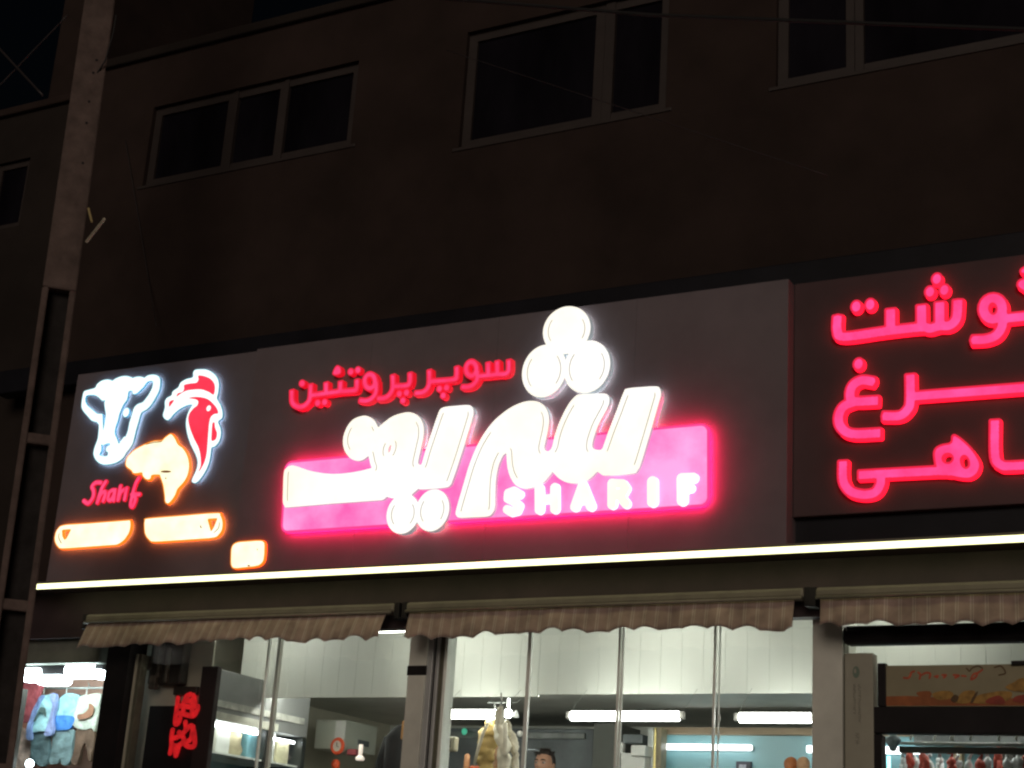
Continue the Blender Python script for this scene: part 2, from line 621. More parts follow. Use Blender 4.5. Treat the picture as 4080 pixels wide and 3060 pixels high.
def wall_with_holes(mb, x0, x1, z0, z1, holes, y, t):
    xs = sorted({x0, x1, *[h[0] for h in holes], *[h[1] for h in holes]})
    zs = sorted({z0, z1, *[h[2] for h in holes], *[h[3] for h in holes]})
    xs = [v for v in xs if x0 <= v <= x1]; zs = [v for v in zs if z0 <= v <= z1]
    for xa, xb in zip(xs, xs[1:]):
        for za, zb in zip(zs, zs[1:]):
            cx, cz = (xa + xb) / 2, (za + zb) / 2
            if any(h[0] < cx < h[1] and h[2] < cz < h[3] for h in holes):
                continue
            mb.face([(xa, y, za), (xb, y, za), (xb, y, zb), (xa, y, zb)])
    for h in holes:
        a, b, c, d = max(h[0], x0), min(h[1], x1), max(h[2], z0), min(h[3], z1)
        mb.face([(a, y, c), (a, y, d), (a, y + t, d), (a, y + t, c)]); mb.face([(b, y, c), (b, y + t, c), (b, y + t, d), (b, y, d)])
        mb.face([(a, y, c), (a, y + t, c), (b, y + t, c), (b, y, c)]); mb.face([(a, y, d), (b, y, d), (b, y + t, d), (a, y + t, d)])
wall_bottom = zl_led + 0.1
wall_with_holes(mb, bx0, bx1, wall_bottom, roof_z, holes, 0.0, 0.14)
for x in (bx0, bx1):
    mb.face([(x, 0, wall_bottom), (x, 12, wall_bottom), (x, 12, roof_z), (x, 0, roof_z)])
mb.face([(bx0, 0, roof_z), (bx1, 0, roof_z), (bx1, 12, roof_z), (bx0, 12, roof_z)])
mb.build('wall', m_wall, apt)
mb = MB(); mb.box(bx0 - .03, bx1, -0.05, 0.25, roof_z, roof_z + 0.09, bev=0.015)
mb.build('roof_coping', m_wall2, apt)
for w in win_px:
    x0, x1, z0, z1 = w['rect']
    wo = MB(); f = 0.075
    y0, y1 = 0.045, 0.10
    wo.box(x0, x0 + f, y0, y1, z0, z1); wo.box(x1 - f, x1, y0, y1, z0, z1)
    cuts = [x0 + f] + [v for d in w['dx'] for v in d] + [x1 - f]
    for a, b in zip(cuts[::2], cuts[1::2]):
        wo.box(a, b, y0, y1, z0, z0 + f); wo.box(a, b, y0, y1, z1 - f, z1)
    for a, b in w['dx']:
        wo.box(a, (a + b) / 2 - .004, y0, y1 + .01, z0 + .001, z1 - .001); wo.box((a + b) / 2 + .004, b, y0 - .012, y1, z0 + .001, z1 - .001)
    wf = wo.build('window', m_frame, apt)
    wf['label'] = w['nm']
    for a, b in zip(cuts[::2], cuts[1::2]):
        p = MB(); p.box(a, b, 0.07, 0.085, z0 + f, z1 - f)
        p.build('pane', m_dglass, wf)
    p = MB(); p.box(x0 - .05, x1 + .05, -0.012, 0.045, z0 - 0.03, z0 - 0.001, bev=.004)
    p.build('sill', m_frame, wf)

# neighbouring building beyond the pole
nroof = Z_at(60, 462, 0.15)
nb = thing('neighbouring_building', 'low dark building at the left edge behind the concrete pole', 'building', (bx0 - 4, 4.0, 0.0))
nx0 = bx0 - 9
nw = (X_at(-40, 800, .15), X_at(95, 780, .15), Z_at(40, 905, .15), Z_at(60, 640, .15))
mb = MB(); wall_with_holes(mb, nx0, bx0 - .02, zl_led - 0.05, nroof, [nw], 0.15, 0.12)
mb.face([(nx0, .15, nroof), (bx0 - .02, .15, nroof), (bx0 - .02, 12, nroof), (nx0, 12, nroof)])
mb.face([(bx0 - .02, .15, zl_led), (bx0 - .02, 12, zl_led), (bx0 - .02, 12, nroof), (bx0 - .02, .15, nroof)])
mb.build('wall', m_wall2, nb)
mb = MB(); mb.box(nx0, bx0 - .03, .10, .40, nroof, nroof + .08, bev=.015); mb.build('roof_coping', m_wall, nb)
mb = MB(); f = .06
mb.box(nw[0], nw[1], .19, .24, nw[2], nw[2] + f); mb.box(nw[0], nw[1], .19, .24, nw[3] - f, nw[3])
mb.box(nw[0], nw[0] + f, .19, .24, nw[2] + f, nw[3] - f); mb.box(nw[1] - f, nw[1], .19, .24, nw[2] + f, nw[3] - f)
nwf = mb.build('window', m_frame, nb)
p = MB(); p.box(nw[0] + f, nw[1] - f, .21, .222, nw[2] + f, nw[3] - f); p.build('pane', m_dglass, nwf)
tx0, tx1 = X_at(205, 300, 2.2), X_at(350, 200, 2.2)
mb = MB(); mb.box(tx0, tx1, 2.2, 5.0, nroof - .02, nroof + 5, bev=.02); mb.build('stair_tower', m_wall, nb)

# ================================================================ sign boards
YB = -0.40                                  # street face of the main boards
def rect_px(pts, Y):
    q = [at(*p, Y) for p in pts]
    return min(p.x for p in q), max(p.x for p in q), min(p.z for p in q), max(p.z for p in q)
sx0 = X_at(196, 2200, YB); sx1 = X_at(988, 1700, YB); sx2 = X_at(3137, 1700, YB)
z_top = Z_at(2000, 1262, YB); z_topl = Z_at(600, 1452, YB)
z_bot = zl_led + 0.03
board = thing('shop_sign_board', 'wide dark grey sign board carrying the glowing white lettering', 'sign board', ((sx0 + sx2) / 2, -0.2, z_bot))
mb = MB(); mb.box(sx0, sx1 - .003, YB + .012, -0.0, z_bot, z_topl, bev=.006); mb.build('panel', m_panel, board)
# the wide part is made of four composite sheets with narrow joints
nsh = 4
for k in range(nsh):
    a = sx1 + (sx2 - sx1) * k / nsh; b = sx1 + (sx2 - sx1) * (k + 1) / nsh
    mb = MB(); mb.box(a + .0008, b - .0008, YB, 0.0, z_bot, z_top, bev=.0012)
    mb.build('panel', m_panel, board)
YR = -0.29                                  # right board stands further back
sx3 = 1.6
zrt = Z_at(3600, 1075, YR); zrb = Z_at(3600, 2035, YR)
rboard = thing('right_sign_board', 'very dark sign board carrying the three red words', 'sign board', ((sx2 + sx3) / 2, -0.15, zrb))
mb = MB(); mb.box(sx2 + .002, sx3, YR, 0, zrb, zrt, bev=.006); mb.build('panel', m_panel2, rboard)
mb = MB(); mb.box(sx2 + .002, sx3, YR + .06, 0, z_bot, zrb - .002); mb.build('lower_band', m_flash, rboard)
fl = MB()
fl.box(sx0 - 1.2, sx3, -0.16, 0.0, z_top + .004, z_top + .22, bev=.01)
fl = fl.build('metal_flashing', m_flash); tag(fl, 'black metal flashing strip along the top of the sign boards', 'flashing')

# soffit and lit strip
sof = MB(); sof.box(sx0 - .55, sx3, YB + .02, 0.3, zl_led + .008, z_bot - .002)
sof = sof.build('sign_soffit', m_soffit); tag(sof, 'brown soffit under the sign boards above the awnings', 'soffit')
fas = MB(); fas.box(sx0 - .55, sx3, -0.10, 0.0, zl_led - 0.36, zl_led + .005)
fas = fas.build('fascia_beam', mat('dark_fascia', (0.036, 0.021, 0.024), .6, vary=.3, scale=3, bump=.05)); tag(fas, 'dark brown fascia beam behind the striped awnings', 'beam')
led0 = X_at(140, 2350, YB)
led = thing('led_strip_light', 'long glowing warm white strip light along the bottom of the sign', 'light', ((led0 + sx3) / 2, YB - .01, zl_led - .03))
mb = MB(); mb.box(led0, sx3, YB - .035, YB + .015, zl_led - .0175, zl_led + .0155, bev=.006); mb.build('diffuser', m_led, led)
mb = MB(); mb.box(led0 - .005, sx3, YB - .03, YB + .012, zl_led + .016, zl_led + .033); mb.build('mounting_rail', m_casset, led)

# ================================================================ awnings
def awning(px_l, px_r, y_top, y_bot, label, out=0.10, seed=1, tear=()):
    """cassette against the fascia with a short skirt of striped cloth, px_l/px_r: skirt ends at the top"""
    rnd = random.Random(seed)
    Y = -0.22
    xa, xb = X_at(px_l, y_top, Y), X_at(px_r, y_top, Y)
    zc = Z_at((px_l + px_r) / 2, y_top, Y)
    zd = Z_at((px_l + px_r) / 2, y_bot, Y - out)
    t = thing('awning', label, 'awning', ((xa + xb) / 2, Y, zd), 'striped awnings over the shop front')
    c = MB(); c.box(xa - .03, xb + .06, Y - .03, -0.1, zc, zc + .065, bev=.018); c.build('cassette', m_casset, t)
    c = MB(); c.tube([(xa - .02, Y - .045, zc - .004), (xb + .05, Y - .045, zc - .004)], .012, 8); c.build('front_bar', m_casset, t, True)
    for x in (xa - .05, xb + .08):
        c = MB(); c.box(x - .02, x + .02, Y - .02, -0.1, zc - .05, zc + .07, bev=.005); c.build('end_cap', m_black, t)
    n = int((xb - xa) / 0.0125)
    rows = 8
    H = zc - zd
    c = MB()
    per = 0.17
    ph = rnd.random() * 6
    amp = [rnd.choice((.15, .5, .8, 1.0, 1.0)) * rnd.uniform(.7, 1.1) for _ in range(97)]
    g = []
    for i in range(n + 1):
        x = xa + (xb - xa) * i / n
        w = 0.010 * math.sin(x * 11 + ph) + 0.006 * math.sin(x * 27 + ph * 2) + .004 * math.sin(x * 53)
        u = (x / per) % 1.0
        sc = 0.034 * abs(math.sin(math.pi * u)) ** .8 * amp[int(math.floor(x / per)) % 97]       # worn scallops
        sag = 0.012 * math.sin(x * 2.1 + ph) + .008 * math.sin(x * 5.3) + .004 * math.sin(x * 23 + ph)
        col = []
        for j in range(rows + 1):
            v = j / rows
            z = zc - v * (H + sag - 0.014 + (0.03 - sc) * 1.0)
            y = Y - .02 - out * v ** 0.9 + w * v * (1.3 - .3 * v)
            lean = 0.0
            col.append(len(c.v)); c.v.append(Vector((x + lean, y, z)))
        g.append(col)
    for i in range(n):
        for j in range(rows):
            c.f.append([g[i][j], g[i][j + 1], g[i + 1][j + 1], g[i + 1][j]]); c.mi.append(0)
    o = c.build('valance', m_cloth, t, True)
    s = o.modifiers.new('thickness', 'SOLIDIFY'); s.thickness = 0.003
    return t
awning(362, 1545, 2462, 2557, 'striped awning at the left, skirt hanging over the small red sign', out=0.09, seed=3)
awning(1641, 3170, 2412, 2515, 'striped awning in the middle, over the three tall glass panes', out=0.035, seed=8)
awning(3272, 4700, 2360, 2484, 'striped awning at the right, over the food poster', out=0.02, seed=5)

# ================================================================ utility pole and cables
YP = -2.3
PP = at(90, 2200, YP)
PN = Vector((EYE.x - PP.x, EYE.y - PP.y, 0)).normalized()       # the pole turns its flat side to the street corner
PU = Vector((-PN.y, PN.x, 0)); PU = PU if PU.x > 0 else -PU
pole = thing('utility_pole', 'grey concrete utility pole with ladder-like recesses at the left', 'pole', (PP.x, PP.y, 0.138))
def edge(px, py):
    q = at_n(px, py, PP, PN)
    return (q - PP).dot(PU), q.z
def lin(pa, pb): return lambda z: pa[0] + (pb[0] - pa[0]) * (z - pa[1]) / (pb[1] - pa[1])
fl_ = lin(edge(0, 2295), edge(337, 0)); fr_ = lin(edge(152, 2295), edge(458, 0))
DP = 0.24
def pole_bar(name, z0, z1, a0, b0, a1, b1, d0, d1, m):
    """a tapered bar of the pole; a/b: across the pole, d: depth behind its front"""
    def P(u, d, z):
        q = Vector((PP.x, PP.y, 0)) + PU * u - PN * d
        return (q.x, q.y, z)
    k = MB(); k.hexa([P(a0, d0, z0), P(b0, d0, z0), P(b0, d1, z0), P(a0, d1, z0), P(a1, d0, z1), P(b1, d0, z1), P(b1, d1, z1), P(a1, d1, z1)])
    bm = bmesh.new(); vs = [bm.verts.new(v) for v in k.v]
    for f in k.f: bm.faces.new([vs[i] for i in f])
    bmesh.ops.bevel(bm, geom=bm.edges[:], offset=.006, segments=2, affect='EDGES')
    k = MB(); k.bm(bm); bm.free()
    return k.build(name, m, pole)
zsol = edge(240, 1150)[1]; zb_ = .138; wfl = .042
pole_bar('shaft', zsol, 9.8, fl_(zsol), fr_(zsol), fl_(9.8), fr_(9.8), 0, DP, m_conc)
pole_bar('flange', zb_, zsol - .002, fl_(zb_), fl_(zb_) + wfl, fl_(zsol), fl_(zsol) + wfl, 0, DP, m_conc)
pole_bar('flange', zb_, zsol - .002, fr_(zb_) - wfl, fr_(zb_), fr_(zsol) - wfl, fr_(zsol), 0, DP, m_conc)
pole_bar('web', zb_, zsol - .002, fl_(zb_) + wfl - .01, fr_(zb_) - wfl + .01, fl_(zsol) + wfl - .01, fr_(zsol) - wfl + .01, .10, .14, m_conc_shade)
for py_, px_ in ((1745, 150), (2408, 60), (3060, -40), (3800, -120)):
    z = edge(px_, py_)[1]
    pole_bar('crossbar', z - .035, z + .035, fl_(z) + wfl - .008, fr_(z) - wfl + .008, fl_(z) + wfl - .008, fr_(z) - wfl + .008, .015, .105, m_conc)
for (px_, py_) in ((385, 240), (372, 290), (355, 405), (345, 490), (330, 650)):
    q = at_n(px_, py_, PP, PN)
    k = MB(); k.tube([q + PN * .002, q - PN * .03], .010, 8); k.build('bolt_hole', m_black, pole)
# bracket rod sticking out of the pole
q0, q1 = at(345, 963, YP - .02), at(416, 872, YP - .12)
rod = MB(); rod.tube([q0, q1], .010, 8)
rod = rod.build('pole_rod', mat('pale_rod', (0.55, 0.50, 0.38), .6, vary=.3, scale=30)); tag(rod, 'short pale rod sticking up from the side of the pole', 'rod')
q0, q1 = at(352, 830, YP - .01), at(366, 884, YP - .02)
rod = MB(); rod.tube([q0, q1], .008, 6)
rod = rod.build('rope_end', mat('rope_yellow', (0.45, 0.36, 0.16), .8)); tag(rod, 'yellowish rope end tied on the pole edge', 'rope')
def cable(pts, Y, r, label, sag=0.0, m=m_cable, name='overhead_cable'):
    P = []
    for k, (a, b_) in enumerate(pts):
        yy = Y[k] if isinstance(Y, (list, tuple)) else Y
        P.append(at(a, b_, yy))
    out = []
    for a, b_ in zip(P, P[1:]):
        n = 12
        for i in range(n):
            t = i / n
            q = a.lerp(b_, t); q.z -= sag * 4 * t * (1 - t); out.append(q)
    out.append(P[-1])
    c = MB(); c.tube(out, r, 6)
    o = c.build(name, m, None, True)
    return tag(o, label, 'cable')
m_wire = mat('grey_wire', (0.032, 0.026, 0.026), .5)
cable([(1100, -60), (2600, 60), (4300, 125)], [-1.5, -1.6, -1.8], .012, 'thick black overhead cable across the top right windows')
cable([(1780, 200), (2450, 420), (3300, 700)], [-.9, -.9, -.9], .003, 'thin pale wire crossing the middle window', m=m_wire)
cable([(500, 560), (541, 800), (590, 1100), (622, 1300)], [-.02, -.02, -.02, -.17], .004, 'thin wire hanging down the brown wall above the cow sign', m=m_wire)
cable([(-80, 110), (170, 380)], [-2.1, -2.1], .010, 'dark cable slanting down through the sky at the top left', m=m_wire)
cable([(270, 60), (-60, 400)], [-2.0, -2.0], .006, 'thin cable slanting up to the pole at the top left', m=m_wire)
cable([(463, 60), (452, 130), (420, 240), (330, 380)], [YP - .01] * 4, .006, 'black cable wrapped across the face of the pole')

# ================================================================ lit sign pieces
def em(name, c, s, **k):
    p = max(c); base = tuple(0.03 + 0.35 * (v / p) ** 1.0 for v in c) if min(c) / p < .5 else (0.7, 0.7, 0.7)
    return mat(name, base, 0.4, emit=c, strength=s, **k)
NS = dict(lamp=False)
WHITE = [em('white_acrylic', (1.0, 1.0, 0.97), 1.06, emit_vary=1, emit2=(1.0, 0.93, 0.74), scale=1.6, **NS), em('white_acrylic_rim', (1.0, 1.0, 1.0), 2.0, **NS), em('white_edge', (0.75, 0.92, 1.0), 0.22, **NS)]
COOL = [em('cool_white_acrylic', (0.97, 1.0, 1.0), 1.15, **NS), em('cool_white_rim', (0.45, 0.95, 1.0), 1.0, **NS), em('cool_white_edge', (0.05, 0.20, 0.30), 0.8, **NS),
        em('red_acrylic', (1.0, 0.028, 0.06), 0.95, emit_vary=1, emit2=(1.0, 0.055, 0.12), scale=4, **NS)]
PINK = [em('pink_acrylic', (1.0, 0.09, 0.42), 1.0, emit_vary=1, emit2=(1.0, 0.42, 0.82), scale=1.3, **NS), em('pink_rim', (1.0, 0.06, 0.30), 0.95, **NS), em('pink_edge', (1.0, 0.0024, 0.018), 17.0)]
REDW = [em('red_word_acrylic', (1.0, 0.045, 0.22), 1.0, emit_vary=1, emit2=(1.0, 0.085, 0.36), scale=5, **NS), em('red_word_rim', (0.95, 0.012, 0.06), 0.9, **NS), em('red_word_edge', (1.0, 0.006, 0.026), 2.6)]
REDS = [em('small_red_acrylic', (1.0, 0.035, 0.14), 1.0, emit_vary=1, emit2=(1.0, 0.06, 0.22), scale=9, **NS), em('small_red_rim', (0.90, 0.018, 0.06), 0.9, **NS), em('small_red_edge', (0.75, 0.004, 0.018), 0.9)]
AMBER = [em('amber_acrylic', (1.0, 0.92, 0.52), 1.2, emit_vary=1, emit2=(1.0, 0.98, .78), scale=5, **NS), em('amber_rim', (1.0, 0.30, 0.01), 1.0, **NS), em('amber_edge', (1.0, 0.085, 0.003), 3.0), mat('amber_print', (0.16, 0.06, 0.01), 0.5, emit=(0.6, 0.16, 0.01), strength=0.25, lamp=False)]
H_WHITE = em('added_white_halo', (0.80, 0.90, 1.0), 12.0)  # glow of the hidden strips added behind the pieces to light the boards
H_AMBER = em('added_amber_halo', (1.0, 0.22, 0.02), 22.0)
H_PINK = em('added_pink_halo', (1.0, 0.012, 0.22), 70.0)
H_COOL = em('added_cool_halo', (0.42, 0.70, 1.0), 17.0)
m_trim = mat('letter_trim', (0.16, 0.14, 0.08), 0.5)

YF1 = YB - 0.05       # face of the pink box
YF2 = YB - 0.078        # face of the white letters
# ---- pink light box with S H A R I F
S2 = Zoom(1000, 1150, 0.859, YF1)
pb = thing('pink_light_box', 'long glowing pink light box behind the white lettering', 'light box', (*[at(2000, 2050, YB)[k] for k in (0, 1)], at(2000, 2080, YB).z))
sign_piece('box_body', pb, YF1, YB - .02, [S2.poly([(186, 836), (2084, 668), (2084, 968), (172, 1094)], False)], rim=0.016, mats=PINK, step=.01, grow=0.062, halo=(.03, .019, H_PINK))
H6 = Zoom(1900, 1850, 0.45208, YF1 - .03)
LET = {'S': [([(372, 262), (325, 232), (272, 252), (268, 300), (325, 328), (368, 365), (350, 408), (300, 420), (262, 395)], 62)],
       'H': [([(546, 212), (548, 398)], 70), ([(684, 205), (684, 392)], 70), ([(546, 308), (684, 300)], 66)],
       'A': [([(928, 185), (862, 372)], 72), ([(928, 185), (1002, 368)], 72), ([(885, 318), (980, 312)], 60)],
       'R': [([(1190, 168), (1190, 352)], 72), ([(1190, 168), (1285, 172), (1312, 212), (1288, 252), (1190, 262)], 66), ([(1245, 262), (1312, 346)], 70)],
       'I': [([(1545, 152), (1545, 328)], 80)],
       'F': [([(1806, 125), (1808, 315)], 82), ([(1806, 122), (1905, 118)], 74), ([(1806, 215), (1880, 208)], 66)]}
for ch, st in LET.items():
    sign_piece('letter', pb, YF1 - .03, YF1, [H6.line(p, w * 1.18) for p, w in st], mats=[WHITE[0], WHITE[1], em('letter_glow_edge', (1.0, 0.85, 0.95), 1.5)], step=.006)

# ---- white calligraphy
wl = thing('white_letter_sign', 'huge glowing white curved lettering with round dots on the main board', 'sign', (*[at(1900, 2050, YB)[k] for k in (0, 1)], at(1900, 2080, YB).z))
RZ = Zoom(1800, 1180, 0.55453, YF2)
rp = [(1235, 690), (1270, 662), (1460, 648), (1495, 665), (1503, 710), (1490, 760), (1425, 985), (1360, 1200), (1335, 1250), (1300, 1275), (1110, 1288), (1075, 1280), (1045, 1258, 1),
      (1010, 1295), (960, 1330), (890, 1345), (820, 1335), (765, 1305), (725, 1260, 1), (690, 1305), (640, 1350), (545, 1383), (470, 1365), (425, 1310), (400, 1230), (392, 1125, 1),
      (365, 1150), (335, 1220), (318, 1310), (312, 1420), (310, 1510), (295, 1555), (260, 1582), (160, 1588), (60, 1592), (32, 1575), (30, 1540), (70, 1400), (130, 1200), (200, 1040), (290, 910), (400, 815),
      (500, 765), (580, 752), (640, 768), (680, 810), (698, 870), (695, 940), (672, 1050), (665, 1090), (680, 1113), (702, 1110), (722, 1080), (740, 1000), (775, 900), (830, 790), (880, 725), (920, 705),
      (1010, 702), (1100, 700), (1128, 720), (1132, 760), (1115, 810), (1060, 910), (1025, 1000), (1010, 1060), (1015, 1092), (1045, 1105), (1078, 1100), (1095, 1060), (1130, 960), (1185, 820)]
sign_piece('letter_body', wl, YF2, YB - .022, [RZ.poly(rp, n=5)], rim=0.0, mats=WHITE, step=.008, trim=(0.042, 0.0034, m_trim), halo=(.05, .021, H_WHITE))
LZ = Zoom(1100, 1600, 0.36166, YF2)
lp = [(85, 790), (110, 735), (165, 705), (230, 715), (380, 765), (560, 795), (720, 795), (900, 770), (1055, 732, 1), (1036, 680), (1020, 595, 1), (960, 640), (890, 652), (820, 625), (765, 560), (737, 470),
      (745, 370), (790, 265), (860, 190), (970, 155), (1050, 180), (1095, 225), (1125, 288, 1), (1200, 220), (1300, 155), (1440, 118), (1530, 135), (1590, 185), (1625, 270), (1625, 380), (1595, 520), (1568, 640),
      (1565, 680), (1585, 697), (1605, 685), (1640, 560), (1700, 380), (1790, 120), (1830, 70), (1890, 55), (2000, 46), (2110, 38), (2160, 60), (2175, 120), (2160, 200), (2020, 650), (1940, 880), (1920, 920), (1880, 945),
      (1750, 958), (1600, 968), (1570, 957, 1), (1520, 1000, 1), (1440, 1060), (1290, 1066), (1220, 1046, 1), (1180, 1080), (1100, 1090), (600, 1125), (130, 1165), (95, 1150), (75, 1100), (78, 950)]
sign_piece('letter_body', wl, YF2, YB - .022, [LZ.poly(lp, n=5)], cut=[LZ.ell(1252, 520, 14, 44, .25)], mats=WHITE, step=.008, trim=(0.042, 0.0034, m_trim), halo=(.05, .021, H_WHITE))
for z, c, rx, ry, yb in ((RZ, (826, 244), 170, 172, YB - .022), (RZ, (664, 538), 158, 190, YB - .022), (RZ, (972, 508), 165, 190, YB - .022), (LZ, (1398, 1236), 180, 222, YB - .022), (LZ, (1722, 1198), 184, 232, YB - .022)):
    yf = YF2 + {826: .004, 664: .002, 972: 0, 1398: .002, 1722: 0}[c[0]]
    z2 = Zoom(z.ox, z.oy, z.k, yf)
    sign_piece('dot', wl, yf, yb, [z2.ell(c[0], c[1], rx, ry, 0.12)], mats=WHITE, step=.01, trim=(0.042, 0.0034, m_trim), halo=(.05, .021, H_WHITE))

# ---- small red words over it
YF3 = YB - 0.05
PZ = Zoom(1100, 1380, 0.45208, YF3)
sw = thing('small_red_sign', 'small red raised lettering above the white calligraphy', 'sign', (*[at(1600, 1600, YB)[k] for k in (0, 1)], at(1600, 1610, YB).z))
W = 58
def ringline(z, cx, cy, rx, ry, w):
    return z.line([(cx + rx * math.cos(a * math.pi / 10), cy + ry * math.sin(a * math.pi / 10)) for a in range(21)], w)
words = [
    ('letter', [PZ.line([(2050, 125), (2048, 215), (2015, 243), (1960, 245), (1870, 255), (1785, 262)], W, True, True), PZ.line([(1948, 135), (1950, 240)], W, flat=True), PZ.line([(1868, 148), (1870, 250)], W, flat=True),
                ringline(PZ, 1720, 198, 46, 62, W), PZ.line([(1772, 215), (1770, 290), (1735, 338), (1690, 357), (1640, 358)], W, True, True)]),
    ('letter', [PZ.line([(1592, 185), (1590, 262), (1565, 292), (1380, 308)], W, True, True), PZ.line([(1350, 215), (1350, 320), (1330, 375), (1290, 405), (1228, 412)], W, True, True), PZ.line([(1350, 310), (1400, 306)], W)]),
    ('letter', [PZ.line([(1180, 240), (1178, 312), (1150, 345), (1040, 352)], W, True, True), PZ.line([(1028, 258), (1028, 365), (1000, 425), (955, 455), (898, 460)], W, True, True)]),
    ('letter', [ringline(PZ, 826, 308, 46, 62, W), PZ.line([(880, 315), (878, 405), (840, 460), (790, 480), (740, 476)], W, True, True)]),
    ('letter', [PZ.line([(712, 300), (708, 368), (685, 388), (560, 398), (430, 415), (310, 432)], W, True, True), PZ.line([(567, 315), (565, 400)], W, flat=True), PZ.line([(440, 325), (440, 415)], W, flat=True),
                PZ.line([(305, 340), (300, 440), (285, 488), (240, 528), (185, 530), (142, 490), (138, 392)], W, True, True)])]
for nm, sh in words:
    sign_piece(nm, sw, YF3, YB, sh, rim=0.012, mats=REDS, step=.006)
for c in ((1437, 372), (1500, 362), (1470, 432), (1083, 416), (1146, 406), (1115, 476), (655, 222), (718, 207), (363, 497), (425, 490), (226, 325)):
    sign_piece('dot', sw, YF3 + .004, YB, [PZ.ell(c[0], c[1], 30, 35, .1)], rim=0.010, mats=REDS, step=.005)
sign_piece('hamza', sw, YF3, YB, [PZ.poly([(495, 245), (513, 190), (540, 165), (570, 182), (574, 236), (530, 258)])], rim=0.010, mats=REDS, step=.005)

# ---- the three big red words on the right board
YF4 = YR - 0.045
GZ = Zoom(3000, 950, 0.78374, YF4)
W = 62
bigs = [
  ('top word of the three big red words on the right board', [
    [GZ.line([(430, 402), (430, 468), (465, 500), (690, 470), (860, 452), (900, 458), (950, 445), (1000, 442), (1035, 405), (1042, 322)], W, True, True), GZ.line([(700, 368), (700, 460)], W, flat=True),
     GZ.line([(857, 348), (858, 450)], W, flat=True), GZ.line([(950, 332), (950, 440)], W, flat=True)],
    [ringline(GZ, 1220, 357, 48, 54, W), GZ.line([(1268, 370), (1268, 440), (1240, 490), (1190, 512), (1122, 517)], W, True, True), GZ.line([(1285, 407), (1500, 385), (1530, 340), (1372, 232)], W), GZ.line([(1378, 232), (1560, 130)], W), GZ.line([(1376, 165), (1560, 60)], 40)]],
   [(525, 346, 31, 35), (596, 336, 31, 35), (935, 206, 31, 34), (900, 271, 31, 34), (973, 262, 31, 34)]),
  ('middle word of the three big red words on the right board', [
    [GZ.line([(607, 728), (552, 722), (508, 748), (494, 798), (515, 828), (628, 825)], W, True, True), GZ.line([(520, 830), (460, 856), (436, 910), (450, 962), (505, 994), (640, 990)], W, True, True)],
    [GZ.line([(800, 700), (800, 830), (785, 872), (745, 902), (668, 904)], W, True, True), GZ.line([(812, 803), (1400, 758), (1560, 746)], W), ringline(GZ, 1600, 735, 60, 62, W)]],
   [(537, 638, 31, 35)]),
  ('lowest word of the three big red words on the right board', [
    [GZ.line([(458, 1140), (460, 1232), (495, 1285), (560, 1303), (620, 1292), (648, 1250), (650, 1205)], W, True, True), GZ.line([(545, 1203), (930, 1183), (1000, 1185)], W, True, True),
     GZ.poly([(915, 1110), (925, 1065), (960, 1045), (1002, 1035), (1010, 1000), (1040, 1000), (1110, 1060), (1158, 1135), (1150, 1190), (1110, 1223), (1060, 1225), (1000, 1213), (940, 1205)])],
    [GZ.line([(1230, 932), (1232, 1108), (1262, 1152), (1310, 1158), (1480, 1148)], W, True, True), ringline(GZ, 1530, 1140, 60, 62, W)]],
   [])]
for lab, letters, dots in bigs:
    ref = letters[0][0][1].mean(0)
    t = thing('red_word_sign', lab, 'sign', (ref[0], YR, letters[0][0][1].min(0)[1] - .08), 'big red words on the right board')
    for i, sh in enumerate(letters):
        cut = [GZ.ell(990, 1118, 21, 19), GZ.ell(1078, 1136, 15, 26, -.2)] if ('lowest' in lab and i == 0) else []
        sign_piece('letter', t, YF4, YR, sh, cut=cut, rim=0.013, mats=REDW, step=.008)
    for d in dots:
        sign_piece('dot', t, YF4, YR, [GZ.ell(*d, .1)], rim=0.013, mats=REDW, step=.007)

